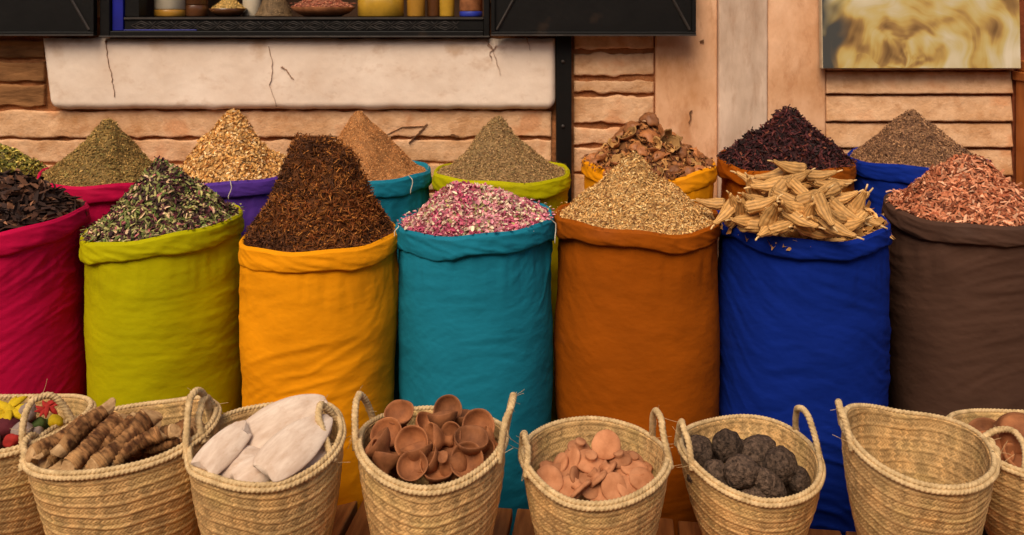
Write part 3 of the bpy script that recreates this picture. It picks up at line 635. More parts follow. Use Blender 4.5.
s = sack('cinnamon', RUST, 785, 2.74, 132, 160, 16, 'cinnamon brown sack with a dark hibiscus heap, back row', slope=.0, wave=.008)
heap_on(s, 'hibiscus_heap', 'dark purple red hibiscus flowers heaped on the cinnamon sack', 'hibiscus', (789, 107), CONE, dict(palette=[(.030, .010, .012), (.060, .014, .016), (.11, .026, .022), (.016, .008, .008), (.19, .06, .035)], weights=[4, 3, 1.5, 3, .5], gain=(1.25, 1.15, 1.1), L=.022, W=.0055, kinds=['petal', 'flake', 'needle'], tilt=.8, lift=.55), 416, n=5500, lump=.010)
s = sack('navy', BLUE, 916, 2.76, 132, 157, 17, 'navy blue sack with a grey brown lavender heap, back row', slope=.0, folds=1.1)
heap_on(s, 'lavender_heap', 'grey brown dried lavender heap on the navy blue sack', 'lavender', (912, 110), CONE, dict(palette=[(.15, .090, .055), (.21, .135, .08), (.085, .05, .035), (.27, .175, .10)], weights=[4, 2.5, 3, 1], L=.011, W=.0032, kinds=['seed', 'needle'], tilt=.6, lift=.45), 417, n=12000, lump=.005)

# ------------------------------------------------------------------ pods on the royal blue sack
fillspec = dict(palette=[(.46, .25, .09), (.56, .34, .15), (.32, .15, .05)], weights=[3, 2, 2], gain=(1.3, 1.2, 1.0), L=.06, W=.014, kinds=['flake', 'petal'], tilt=.3, lift=.1)
surf_pod = heap_on(sblue, 'pod_fragments', 'broken pods filling the royal blue sack beneath the whole pods', 'pod fragments', (800, 180), [(0, 1), (.5, .62), (.85, .2), (1, 0)], fillspec, 420, n=700, sink=.024, lump=.006)
def pod_mesh(seed):
    r = np.random.default_rng(seed); n = 60; t = np.linspace(0, 1, 26)
    prof = np.interp(t, [0, .04, .16, .35, .58, .74, .86, .93, 1], [.66, .86, .98, 1, .88, .64, .42, .40, .26])
    A, T = np.meshgrid(np.arange(n) / n * 2 * PI, t); A = A.ravel(); T = T.ravel(); pr = np.repeat(prof, n)
    rib = (.17 * np.abs(np.sin(A * 5 + seed + .5 * np.sin(T * 5))) ** .6 - .10) * np.clip(1.25 - T, 0, 1)
    q = np.stack([np.cos(A), np.sin(A), T * 4], -1)
    rad = .0195 * pr * (1 + rib + .16 * vn(q * 1.6, seed) + .04 * vn(q * 5, seed + 1))
    Ln = .104; X = Ln * (T - .45) + .006 * np.abs(np.sin(A * 5 + seed)) * (T < .05)
    bend = .012 * (T - .4) ** 2 * 4
    V = np.stack([X, rad * np.cos(A), rad * np.sin(A) * .85 + bend], -1)
    c0 = len(V); V = np.concatenate([V, [[-.45 * Ln + .006, 0, .003], [Ln * .55, 0, bend[-1]]]]); k = np.arange(n)
    gv = np.abs(np.sin(A * 5 + seed + .5 * np.sin(T * 5))) ** .5; gv = .26 + .74 * gv
    cc = np.array([.63, .33, .11])[None] * gv[:, None] * (1 + .18 * fbm(q * 2, seed + 4, 3))[:, None]; cc = np.concatenate([cc, [[.10, .05, .02], [.5, .28, .1]]])
    return np.clip(cc, .01, 1), V, [grid_faces(n, 26), np.stack([(k + 1) % n, k, np.full(n, c0)], -1), np.stack([k + 25 * n, (k + 1) % n + 25 * n, np.full(n, c0 + 1)], -1)]
protos = []
for sd in (1, 2, 3):
    cc, V, fs = pod_mesh(sd); o = build('dried_pod', V, fs, M_PODC, col=cc)
    b = MB(); b.tube([(.055, 0, .012), (.067, .001, .017), (.078, .003, .018)], [.0032, .0026, .0022], 7); st = b.obj('stem', M_POD, o, smooth=True)
    protos.append(o)
used = set()
def copy_thing(o, label, loc, quat, scale=1.0, group=None):
    if o.name in used:
        c = o.copy(); COL.objects.link(c)
        for ch in o.children:
            d = ch.copy(); COL.objects.link(d); d.parent = c
    else: c = o; used.add(o.name)
    c.location = loc; c.rotation_mode = 'QUATERNION'; c.rotation_quaternion = quat; c.scale = (scale,) * 3 if np.isscalar(scale) else scale
    c['label'] = label
    if group: c['group'] = group
    return c
def axis_quat(xdir, up):
    x = Vector(xdir).normalized(); z = Vector(up) - x * x.dot(Vector(up)); z.normalize(); y = z.cross(x)
    return Matrix((x, y, z)).transposed().to_quaternion()
for o in protos: o['category'] = 'dried pod'
PODL = 'tan ribbed dried pod lying in the pile on the royal blue sack'
# (px, py, height over the rim, direction in the picture plane (dx, dz), depth lean, label)
PODS = [
 (745, 221, .032, (-1, -.05), -.4, 'long ribbed pod pointing left over the front left cuff of the royal blue sack'),
 (822, 208, .085, (.35, -1), -.6, 'pod with a pale stem hanging straight down at the front of the pile'),
 (712, 204, .045, (-1, .02), .1, 'pod whose stem pokes out far left past the blue sack towards the rust sack'),
 (790, 168, .140, (-.9, .15), -.1, 'topmost short pod crowning the pod pile'),
 (818, 176, .128, (1, .08), -.1, 'pod lying flat just below the topmost pod, stem to the right'),
 (790, 208, .080, (-1, .35), -.6, None), (800, 190, .108, (.7, -.6), -.4, None), (826, 184, .108, (1, -.15), -.1, None),
 (770, 186, .100, (-.9, -.2), .0, None), (753, 192, .080, (-.5, .8), -.2, None), (736, 205, .060, (-.7, .7), -.3, None),
 (770, 216, .055, (.3, 1), -.5, None), (783, 226, .035, (.9, .5), -.5, None), (806, 229, .025, (-1, .1), -.4, None),
 (833, 227, .040, (1, -.6), -.5, None), (842, 212, .060, (.8, -.6), -.4, None), (856, 207, .060, (.4, .9), -.2, None),
 (858, 215, .040, (.7, -.5), -.3, None), (857, 222, .030, (-.8, -.5), -.5, None), (840, 199, .080, (.9, .2), 0, None),
 (826, 192, .100, (-.9, -.25), -.3, None), (785, 198, .092, (.9, -.35), -.4, None), (760, 205, .075, (1, .4), -.4, None),
 (727, 213, .040, (-.6, -.6), -.3, None), (755, 225, .024, (.9, .1), -.5, None), (852, 206, .050, (.9, .5), .3, None), (808, 216, .060, (-.3, 1), -.6, None),
 (796, 179, .122, (.6, .3), -.4, None), (778, 193, .098, (-.7, -.5), -.5, None), (812, 198, .100, (.8, .5), -.5, None), (765, 208, .068, (.9, -.2), -.6, None), (798, 219, .056, (.9, -.5), -.6, None),
 (834, 216, .056, (-.8, .4), -.5, None), (845, 226, .028, (.9, .3), -.5, None), (770, 228, .024, (-.6, -.4), -.5, None), (742, 212, .05, (-.2, 1), -.4, None), (820, 222, .044, (-.9, .2), -.6, None), (856, 213, .04, (-.4, .8), -.3, None), (752, 200, .074, (-.9, .3), -.4, None),
 (838, 184, .080, (.8, -.1), .4, None), (755, 182, .080, (-.8, .1), .6, None), (776, 176, .112, (-.8, -.3), .3, None), (815, 232, .018, (.8, -.2), -.3, None), (735, 216, .03, (.3, .7), -.4, None),
]
pr = random.Random(3)
for i, (px, py, hz, dv, lean, lab) in enumerate(PODS):
    z = sblue['z'] + hz - .004; p = at_z(px, py, z)
    nrm = Vector((p.x - sblue['x'], p.y - sblue['y'], .25))
    q = axis_quat((dv[0], lean, dv[1]), (nrm.x + pr.uniform(-.3, .3), nrm.y - .3, nrm.z + .2))
    sc = .86 + pr.uniform(-.08, .12)
    copy_thing(protos[i % 3], lab or PODL, p, q, (sc * .95, sc, sc), 'dried pods on the royal blue sack')

# ------------------------------------------------------------------ peels on the sunflower sack
surf_peel = heap_on(syel, 'peel_fragments', 'small dried peel scraps filling the sunflower yellow sack', 'peel scraps', (648, 122), CONE, dict(palette=[(.22, .09, .035), (.34, .16, .06), (.12, .05, .025), (.42, .24, .09)], weights=[3, 3, 2, 1.5], gain=(1.2, 1, .85), L=.030, W=.009, kinds=['flake', 'petal'], tilt=.6, lift=.3), 425, n=1700, sink=.015, lump=.008)
def peel_mesh(seed):
    r = np.random.default_rng(seed); nu, nv = 28, 9; Rr = .030; op = r.uniform(1.05, 1.45)
    A, T = np.meshgrid(np.arange(nu) / nu * 2 * PI, np.linspace(0.02, 1, nv)); A = A.ravel(); T = T.ravel()
    edge = op * (1 + .22 * np.sin(2 * A + seed) + .12 * np.sin(5 * A + 2 * seed)); th = T * edge
    q = np.stack([np.cos(A) * th, np.sin(A) * th, 0 * A + seed], -1); k = 1 + .10 * fbm(q * 2, seed, 2)
    ex = r.uniform(.7, 1.0)
    def sh(R0): return np.stack([R0 * k * np.sin(th) * np.cos(A) * 1.1, R0 * k * np.sin(th) * np.sin(A) * ex, R0 * k * np.cos(th) - R0 * .55], -1)
    V1, V2 = sh(Rr), sh(Rr - .0035); n = nu * nv; kk = np.arange(nu); e = (nv - 1) * nu
    cap1 = np.stack([np.arange(nu)[::-1]]); cap2 = np.stack([np.arange(nu) + n])
    fs = [grid_faces(nu, nv), grid_faces(nu, nv, True, n)[:, ::-1], np.stack([e + kk, e + (kk + 1) % nu, n + e + (kk + 1) % nu, n + e + kk], -1)]
    mi = np.concatenate([np.zeros(len(fs[0])), np.ones(len(fs[1])), np.ones(nu), [0], [1]])
    return np.concatenate([V1, V2]), fs + [cap1, cap2], mi
pprot = []
for sd in range(1, 6):
    V, fs, mi = peel_mesh(sd); o = build('dried_peel', V, fs, [M_PEELO, M_PEELI], midx=mi); o['category'] = 'dried peel'; pprot.append(o)
pr = random.Random(11)
PEELL = 'curled red brown dried peel lying in the heap on the sunflower yellow sack'
k = 0
for ring, (t, cnt) in enumerate([(0.02, 1), (.2, 6), (.38, 10), (.56, 15), (.74, 19), (.9, 16)]):
    for j in range(cnt):
        if k >= 67: break
        a = j / cnt * 2 * PI + pr.uniform(-.25, .25) + ring * .4
        tt = min(.93, max(0, t + pr.uniform(-.06, .06)))
        p = surf_peel(np.array([tt]), np.array([a]))[0]
        out = Vector((math.cos(a), math.sin(a), 1.0 + pr.uniform(-.2, .6))) if tt > .05 else Vector((0, -.5, 1))
        flip = -1 if pr.random() < .33 else 1
        zdir = (out + Vector((pr.uniform(-.6, .6), pr.uniform(-.6, .6), pr.uniform(-.3, .5)))).normalized() * flip
        xd = zdir.orthogonal(); xd.rotate(Quaternion(zdir, pr.uniform(0, 6.28)))
        sc = (1.12 if ring < 3 else .86) * pr.uniform(.8, 1.15)
        lab = 'rounded dried peel at the very top of the yellow sack heap' if k == 0 else PEELL
        copy_thing(pprot[k % 5], lab, Vector(p) + out.normalized() * .012, axis_quat(xd, zdir), sc, 'dried peels on the sunflower yellow sack'); k += 1

# ------------------------------------------------------------------ straw baskets
def basket(left, right, back, front, rx, seed, label, yaw=0, roll=0, pitch=0, h=None, taper=.55, ryk=1.0, handles=((0, .085, 0, .34), (0, .085, 0, .34)), sag=.008, flat=.10, dx=0):
    """place a basket from where its rim reads in the photo; local z = 0 at its foot"""
    hw = (right - left) / 2; d = F * rx / hw
    fr, bk = front - YH, back - YH
    hh = d * 2 / ((1 / fr + 1 / bk)) ** 1 / F * 1.0 if False else d / ((1 / fr + 1 / bk) / 2) / F
    ry = d * (fr / bk - 1) / (fr / bk + 1) * ryk
    X = ((left + right) / 2 - 512) * d / F; zr = CAMH - hh
    H = zr if h is None else h
    root = empty('straw_basket', (X, d, zr - H), label, 'basket', 'woven straw baskets along the bench', rot=(0, 0, math.radians(yaw)))
    R = Matrix.Rotation(math.radians(roll), 4, 'Y') @ Matrix.Rotation(math.radians(pitch), 4, 'X')
    rowh = .0245; NR = max(8, int(round(H / rowh)))
    NU, NVO = 700, NR * 12
    M = 118
    a = np.arange(NU) / NU * 2 * PI
    def radius(t, A):
        k = taper + (1 - taper) * (1 - (1 - t) ** 1.5)
        sq = 1 + .035 * np.cos(2 * A + seed) * (1 - t * .3) + .02 * np.cos(3 * A + 2 * seed) + .018 * vn(np.stack([np.cos(A) * 2, np.sin(A) * 2, t * 3 + seed], -1), seed)
        return k * sq
    def rimz(A): return H + sag * np.cos(2 * A) + .004 * np.sin(3 * A + seed)
    Rm = np.array(R.to_3x3())
    def shape(P, t):
        """lean the upper part: the rim plane tilts about its centre, the foot stays flat"""
        c = np.array([0, 0, H]); Q = (P - c) @ Rm.T + c
        w = (np.clip(t, 0, 1) ** 1.3)[:, None]
        return P * (1 - w) + Q * w
    def wall_pts(A, t, off):
        k = radius(t, A)
        return np.stack([(rx * k + off) * np.cos(A), (ry * k + off) * np.sin(A), t * rimz(A)], -1)
    rs = np.random.default_rng(seed)
    rowtone = rs.uniform(.93, 1.06, NR + 2); strandtone = rs.uniform(.68, 1.25, (NR + 2, M * 2 + 2))
    rowamp = rs.uniform(.7, 1.3, NR + 2)
    def weave(A, t):
        u = A / (2 * PI); wob = .18 * vn(np.stack([np.cos(A) * 2.2, np.sin(A) * 2.2, t * 2 + seed], -1), seed + 3)
        v = t * NR + wob + u                      # one long braid coiling upward
        row = np.clip(np.floor(v).astype(int), 0, NR + 1); f = v - np.floor(v)
        e = np.minimum(f, 1 - f)                  # distance from the sewn edge of the braid
        zig = np.abs(np.mod(f * 2, 1) - .5) * 2   # two plaits side by side in each strip
        phs = u * M + zig * 1.15 + .37 * row + .30 * vn(np.stack([np.cos(A) * 9, np.sin(A) * 9, v], -1), seed + 6)
        strand = np.abs(np.sin(phs * PI)) ** .7
        ridge = np.exp(-(e / .13) ** 2)
        hgt = .0021 * ridge * rowamp[row] + .0027 * strand * (1 - .5 * ridge) - .0012 * np.clip(1 - np.abs(zig - 0) * 4, 0, 1) - .0012
        tone = rowtone[row] * strandtone[row, np.floor(phs).astype(int) % (M * 2)] * (.66 + .34 * strand)
        seam = np.clip(1 - np.abs(e - .2) * 14, 0, 1)
        return hgt, tone * (1 - .14 * seam) * (1 + .05 * ridge)
    base_c = np.array([.66, .405, .175]) * rs.uniform(.94, 1.05)
    tints = np.array([[.03, -.01, -.02], [-.02, .01, -.01]])
    def colour(A, t, tone):
        q = vn(np.stack([np.cos(A) * 3, np.sin(A) * 3, t * 9 + seed], -1), seed + 8)[:, None]
        return np.clip((base_c + tints[0] * np.clip(q, 0, 1) + tints[1] * np.clip(-q, 0, 1)) * tone[:, None], .01, 1)
    tO = np.linspace(0, 1, NVO)
    A, T = np.meshgrid(a, tO); A = A.ravel(); T = T.ravel(); hg, tone = weave(A, T)
    VO = shape(wall_pts(A, T, hg), T); CO = colour(A, T, tone)
    tI = np.linspace(1, .10, int(NVO * .75))
    A, T = np.meshgrid(a, tI); A = A.ravel(); T = T.ravel(); hg, tone = weave(A, T)
    VI = shape(wall_pts(A, T, -.0085 - hg), T); CI = colour(A, T, tone * .95)
    V = np.concatenate([VO, VI]); Cc = np.concatenate([CO, CI]); nv = len(tO) + len(tI)
    cb = len(V); V = np.concatenate([V, [[0, 0, .004], [0, 0, .10 * H]]]); Cc = np.concatenate([Cc, [base_c, base_c]])
    k = np.arange(NU); last = (nv - 1) * NU
    build('basket_body', V, [grid_faces(NU, nv), np.stack([(k + 1) % NU, k, np.full(NU, cb)], -1), np.stack([last + k, last + (k + 1) % NU, np.full(NU, cb + 1)], -1)], M_STRAW, root, col=Cc)
    # rim: two coils of wrapped palm rope
    m = MB(); A = np.linspace(0, 2 * PI, 841); one = np.ones_like(A)
    for off, dz, rr in ((-.003, .003, .0048), (.0028, -.0035, .0046)):
        m.tube(shape(wall_pts(A, one, off) + np.array([0, 0, dz]), one), rr, 12, twist=(360, .42, 2), caps=False)
    m.obj('rim', M_ROPE, root, smooth=True)
    # handles: (azimuth shift, height, outward lean, half spread)
    for side, (az, hh_, lean, sp) in zip((PI, 0), handles):
        c = side + math.radians(az); q = np.linspace(0, 1, 150)
        Aa = c + (q - .5) * 2 * sp
        P = wall_pts(Aa, np.ones(150), .004)
        foot = shape(P, np.ones(150))
        arch = np.clip(1 - np.abs(2 * q - 1) ** 2.6, 0, 1)
        widen = np.where(np.abs(q - .5) < .5, 1, 1)
        mid = foot[[0, -1]].mean(0); od = np.array([math.cos(c), math.sin(c), 0])
        ends = foot[0][None] * (1 - q)[:, None] + foot[-1][None] * q[:, None]
        # rope climbs from its stitched ends, stands up and comes round
        bow = np.sin(PI * q)
        Pth = ends * .35 + foot * .65 + np.array([0, 0, 1.])[None] * (hh_ * arch - .014 * (1 - arch))[:, None] + od[None] * (lean * arch + .004 * bow)[:, None]
        Pth = Pth + .0025 * np.stack([vn(np.stack([q * 6, q * 0 + seed, q * 0 + j + side], -1), 5) for j in range(3)], -1)
        m = MB(); m.tube(Pth, .0066, 14, twist=(380, .34, 3)); ho = m.obj('handle', M_ROPE, root, smooth=True)
        m = MB()
        for f in range(9):
            i = rs.choice([rs.integers(0, 18), rs.integers(135, 150), rs.integers(0, 150)]); p0 = Pth[i]; dv = rs.normal(size=3) + od * .8; dv /= np.linalg.norm(dv)
            L_ = rs.uniform(.012, .034); bend = rs.normal(size=3) * .4
            m.tube([p0 + dv * L_ * s + bend * L_ * s * s for s in np.linspace(.1, 1, 6)], .00042, 4)
        m.obj('loose_fibre', M_ROPE, ho)['kind'] = 'stuff'
    return dict(x=X, y=d, z=zr, r=rx, ry=ry, root=root)

B_COL = basket(-82, 82, 391, 460, .176, 31, 'leftmost straw basket, cut off by the picture edge, holding dyed lumps', yaw=-6, roll=-2, handles=((0, .08, 0, .3), (-24, .075, -.045, .34)))
B_ROOT = basket(40, 212, 400, 472, .178, 32, 'wide straw basket of bark covered roots, tipped to the left', yaw=13, roll=-6, handles=((0, .02, .0, .3), (-14, .038, -.030, .30)))
B_CUT = basket(193, 342, 399, 487, .150, 33, 'straw basket of white cuttlebones with its handle looped above the left rim', yaw=18, roll=-5, ryk=.95, handles=((-26, .088, .0, .36), (-22, .046, -.050, .34)))
B_CUP = basket(355, 507, 407, 483, .155, 34, 'straw basket of terracotta cups with both handles standing up', handles=((-14, .070, .006, .42), (-6, .086, .010, .40)))
B_DISC = basket(520, 668, 418, 500, .155, 35, 'straw basket partly filled with pink clay discs', handles=((10, .045, -.012, .30), (6, .078, -.020, .36)))
B_STONE = basket(682, 819, 415, 498, .152, 36, 'straw basket of black pumice stones', handles=((6, .055, -.006, .30), (14, .074, -.020, .34)), roll=1.5)
B_EMPTY = basket(848, 986, 405, 487, .143, 37, 'empty straw basket with its woven inside in view', yaw=-16, roll=5, handles=((10, .052, .006, .28), (10, .004, .0, .26)))
B_BOWL = basket(958, 1116, 406, 484, .180, 38, 'rightmost straw basket of terracotta bowls, cut off by the picture edge', roll=2, yaw=10, handles=((22, .040, -.085, .34), (0, .08, 0, .3)))

# ------------------------------------------------------------------ basket fillings
def quat_to(zdir, spin=0.):
    z = Vector(zdir).normalized(); x = z.orthogonal(); x.rotate(Quaternion(z, spin)); y = z.cross(x)
    return Matrix((x, y, z)).transposed().to_quaternion()

# terracotta cups: shallow dish on a tapering stem
def cup_obj(seed):
    r = random.Random(seed); R = .0320 * r.uniform(.96, 1.05); b = MB()
    b.lathe([(0, -.030), (.010, -.030), (.0115, -.0285), (.0095, -.022), (.0085, -.016), (.012, -.009), (R * .66, -.002), (R * .90, .009), (R, .0185), (R * .985, .0205), (R * .92, .0200), (R * .86, .014), (R * .66, .004), (R * .34, -.001), (0, -.002)], 40)
    def wob(V):
        a = np.arctan2(V[:, 1], V[:, 0]); k = 1 + .03 * np.cos(2 * a + seed) + .012 * np.cos(5 * a + seed)
        V = V.copy(); V[:, :2] *= k[:, None]; V[:, 2] += .0012 * np.cos(3 * a + 2 * seed); return V
    o = b.obj('clay_cup', M_TERRA, smooth=True, fn=wob); o['category'] = 'clay cup'; return o
cprot = [cup_obj(s_) for s_ in (1, 2, 3, 4)]
G_CUP = 'terracotta cups in the basket'
CUPS = [  # px, py, height over the rim plane, opening direction (x right, y away, z up), scale, label
 (400, 418, .030, (-.05, -.45, .9), 1.0, 'open terracotta cup facing up at the back left of the cup basket'),
 (448, 413, .032, (.0, -.75, .65), .95, 'terracotta cup leaning against the back rim behind an upturned one'),
 (443, 424, .034, (-.10, .35, .95), 1.05, 'flat lying terracotta cup seen edge on below the back rim cup'),
 (414, 445, .022, (-.15, -.80, .6), 1.08, 'deep shaded terracotta cup facing forward in the middle left of its basket'),
 (389, 438, .010, (-.2, -.6, .8), 1.08, 'half hidden terracotta cup behind the stemmed cup at left'),
 (381, 449, .020, (-.70, .10, .70), 1.05, 'terracotta cup lying with its stem to the lower right, left side of the basket'),
 (438, 440, .030, (-.9, -.35, .25), .98, 'terracotta cup standing on edge in the middle of the basket'),
 (455, 439, .026, (-.55, -.65, .45), .95, 'terracotta cup turned to the left beside the edge standing one'),
 (478, 430, .030, (.05, -.70, .7), 1.12, 'large open terracotta cup at the back right of the cup basket'),
 (471, 446, .030, (.05, -.20, .97), 1.05, 'upright orange terracotta cup on its stem, right of the middle'),
 (418, 457, .016, (-.2, .25, .95), 1.0, 'terracotta cup seen from the side below the deep shaded one'),
 (449, 462, .014, (.35, .60, -.65), 1.0, 'overturned terracotta cup showing its rounded underside, middle of the front'),
 (413, 469, .008, (.0, -.65, .75), .95, 'terracotta cup opening forward at the front rim, left of the middle'),
 (467, 463, .010, (.0, -.70, .7), 1.0, 'terracotta cup opening forward at the front rim, right of the middle'),
 (386, 464, .000, (.1, .40, .9), 1.05, 'terracotta cup lying low at the front left corner of the basket'),
 (436, 473, -.004, (.1, -.35, .9), 1.05, 'terracotta cup showing only its upper edge at the front rim centre'),
 (483, 455, .006, (-.25, -.55, .8), .95, 'terracotta cup tucked behind the front right cup'),
 (489, 444, .014, (-.85, -.1, .4), .9, 'terracotta cup leaning on the right rim of its basket'),
 (374, 457, .002, (.75, -.1, .6), .85, 'terracotta cup pressed against the left rim of its basket'),
 (431, 464, .006, (-.6, -.2, .7), .95, None), (424, 429, .010, (.5, -.2, .8), .95, None), (461, 423, .012, (-.1, .2, .9), .95, None),
 (400, 452, -.052, (.1, -.3, .9), 1, None), (430, 448, -.052, (-.2, -.3, .9), 1, None), (458, 452, -.052, (.2, -.2, .9), 1, None), (480, 448, -.052, (0, -.3, .9), 1, None),
 (405, 430, -.052, (.2, -.1, .9), 1, None), (395, 462, -.052, (.0, -.1, .9), 1, None), (448, 464, -.052, (.0, -.1, .9), 1, None), (474, 462, -.052, (.0, -.2, .9), 1, None),
]
for i, (px, py, hz, od, sc, lab) in enumerate(CUPS):
    p = at_z(px, py, B_CUP['z'] + hz - .012)
    copy_thing(cprot[i % 4], lab or 'terracotta cup mostly buried under the others in the basket', p, quat_to(od, i * 1.3), sc, G_CUP)

# pink clay discs with a stub grip on the back
def disc_obj(seed):
    r = random.Random(seed); R = .0285 * r.uniform(.9, 1.08); b = MB()
    b.lathe([(0, -.019), (.011, -.019), (.0125, -.017), (.010, -.011), (.0105, -.0065), (.015, -.0045), (R * .9, -.0035), (R * .99, -.001), (R, .002), (R * .95, .0048), (R * .6, .0056), (0, .0058)], 36)
    def wob(V):
        a = np.arctan2(V[:, 1], V[:, 0]); k = 1 + .05 * np.cos(2 * a + seed) + .02 * np.cos(3 * a + seed) + .01 * np.cos(7 * a)
        V = V.copy(); V[:, :2] *= k[:, None]; V[:, 2] += .001 * fbm(V * 60, seed, 2); return V
    o = b.obj('clay_disc', M_CLAYP, smooth=True, fn=wob); o['category'] = 'clay disc'; return o
dprot = [disc_obj(s_) for s_ in (1, 2, 3)]
G_DISC = 'pink clay discs in the basket'
DISCS = [
 (606, 445, .004, (.05, -.80, .55), 1.12, 'large pale clay disc propped upright on top of the pile'),
 (590, 461, -.020, (-.1, .35, -.9), 1.0, 'clay disc lying face down below the propped one, its stub up'),
 (620, 459, -.020, (.25, .15, -.95), .9, 'clay disc with its stub up to the right of the propped disc'),
 (549, 480, -.040, (-.1, -.60, .78), 1.08, 'round clay disc facing up at the left front of the pile'),
 (561, 477, -.044, (.1, -.5, .8), 1.0, 'clay disc tucked behind the left front one'),
 (614, 488, -.046, (.05, -.75, .65), 1.0, 'clay disc facing forward at the front rim, right of the middle'),
 (579, 448, -.012, (-.2, .2, -.95), .92, 'clay disc with a stub grip standing at the back left of the pile'),
 (571, 460, -.024, (-.75, -.3, .55), .9, 'clay disc tilted on edge left of the middle'),
 (634, 469, -.030, (.1, -.15, .98), 1.0, 'flat lying clay disc at the right of the pile'),
 (642, 480, -.040, (.25, -.55, .8), 1.0, 'clay disc leaning on the right wall of the basket'),
 (580, 490, -.046, (.5, -.4, -.5), .85, 'small clay stub end poking out at the front rim'),
 (597, 479, -.040, (.6, -.3, -.7), .95, 'clay disc showing its underside in the middle of the front'),
 (570, 489, -.05, (-.2, -.5, .8), .95, None), (630, 489, -.05, (.3, -.5, .8), .9, None), (560, 465, -.034, (-.7, -.2, .6), .9, None), (608, 470, -.032, (.6, -.2, -.6), .85, None),
 (588, 470, -.035, (-.3, -.2, .9), .95, None), (620, 476, -.04, (-.4, -.3, .8), .9, None), (576, 478, -.042, (.8, -.3, .3), .9, None), (632, 461, -.03, (-.2, .3, -.9), .85, None),
 (604, 458, -.03, (0, -.2, .9), 1, None), (590, 486, -.05, (.1, -.5, .85), 1, None), (600, 490, -.055, (-.2, -.5, .85), 1, None), (583, 478, -.048, (-.3, -.4, .8), 1, None), (585, 480, -.055, (0, -.2, .9), 1, None), (610, 484, -.06, (0, -.1, .9), 1, None), (552, 470, -.05, (.2, 0, .9), 1, None), (640, 470, -.05, (-.2, 0, .9), 1, None), (595, 466, -.06, (.1, 0, .9), 1, None), (570, 470, -.06, (.1, 0, .9), 1, None), (620, 466, -.06, (.1, 0, .9), 1, None),
]
for i, (px, py, hz, od, sc, lab) in enumerate(DISCS):
    p = at_z(px, py, B_DISC['z'] + hz - .004)
    copy_thing(dprot[i % 3], lab or 'pink clay disc wedged among the others in the basket', p, quat_to(od, i * 1.7), (sc * 1.04, sc * 1.04, sc * 1.05), G_DISC)

# black pumice
def lump(name, seed, rad, stretch=(1, 1, 1), rough=.20, facet=.10, sub=4, m=M_STONE):
    import bmesh
    bm = bmesh.new(); bmesh.ops.create_icosphere(bm, subdivisions=sub, radius=1)
    V = np.array([v.co[:] for v in bm.verts]); Fs = np.array([[v.index for v in f.verts] for f in bm.faces]); bm.free()
    k = 1 + rough * fbm(V * 1.1 + seed, seed, 2) + .025 * fbm(V * 4 + seed, seed, 3) - facet * np.abs(vn(V * 1.6, seed + 1)) + .016 * vn(V * 11, seed + 2) + .010 * vn(V * 21, seed + 6)
    V = V * k[:, None] * rad * np.array(stretch)
    return build(name, V, [Fs], m)
STONES = [
 (698, 452, -.012, 15.5, (1, 1, 1.1), 0, 'deeply pitted round pumice stone at the left of its basket'),
 (728, 446, .006, 16, (1, .9, 1), .2, 'smooth brownish pumice stone on top at the back'),
 (758, 450, -.004, 16, (1.3, .9, .75), -.2, 'long wedge shaped pumice stone at the back right of the middle'),
 (780, 466, -.006, 17, (.95, 1, 1.05), .4, 'big pointed grey brown pumice stone at the right'),
 (742, 472, .004, 17, (1, 1, .98), 0, 'round coarse grained pumice stone front and centre'),
 (716, 472, -.018, 12.5, (1, 1, .9), .5, 'small pumice stone between the pitted and the coarse one'),
 (699, 477, -.024, 12, (1.15, 1, .8), .1, 'smallest flat grey pumice stone at the front left'),
 (720, 489, -.034, 14, (1.4, 1, .7), .3, 'flat pumice stone half hidden by the front rim'),
 (769, 486, -.024, 15, (1.5, .9, .8), .75, 'long pumice stone lying diagonally at the front right'),
 (799, 480, -.030, 13, (.85, 1, 1.1), -.3, 'dark pumice stone against the right wall of the basket'),
 (753, 492, -.036, 13, (1.2, 1, .8), 0, 'pumice stone barely showing behind the front rim centre'),
 (764, 468, -.035, 14, (1, 1, 1), 0, 'pumice stone wedged between the two largest ones'),
 (710, 462, -.05, 15, (1, 1, 1), 0, 'pumice stone deep in the left of the pile'), (745, 455, -.045, 15, (1, 1, 1), 0, 'pumice stone deep in the back of the pile'), (785, 482, -.055, 14, (1, 1, 1), 0, 'pumice stone deep in the right of the pile'),
]
for i, (px, py, hz, rp, st, rz, lab) in enumerate(STONES):
    p = at_z(px, py, B_STONE['z'] + hz - .008)
    o = lump('pumice_stone', 50 + i * 3, rp * p.y / F * 1.0, st, rough=.10, facet=.13, sub=5); o.location = p; o.rotation_euler = (random.uniform(-.3, .3), rz, random.uniform(-.5, .5))
    tag(o, lab, 'stone', 'black pumice stones in the basket')

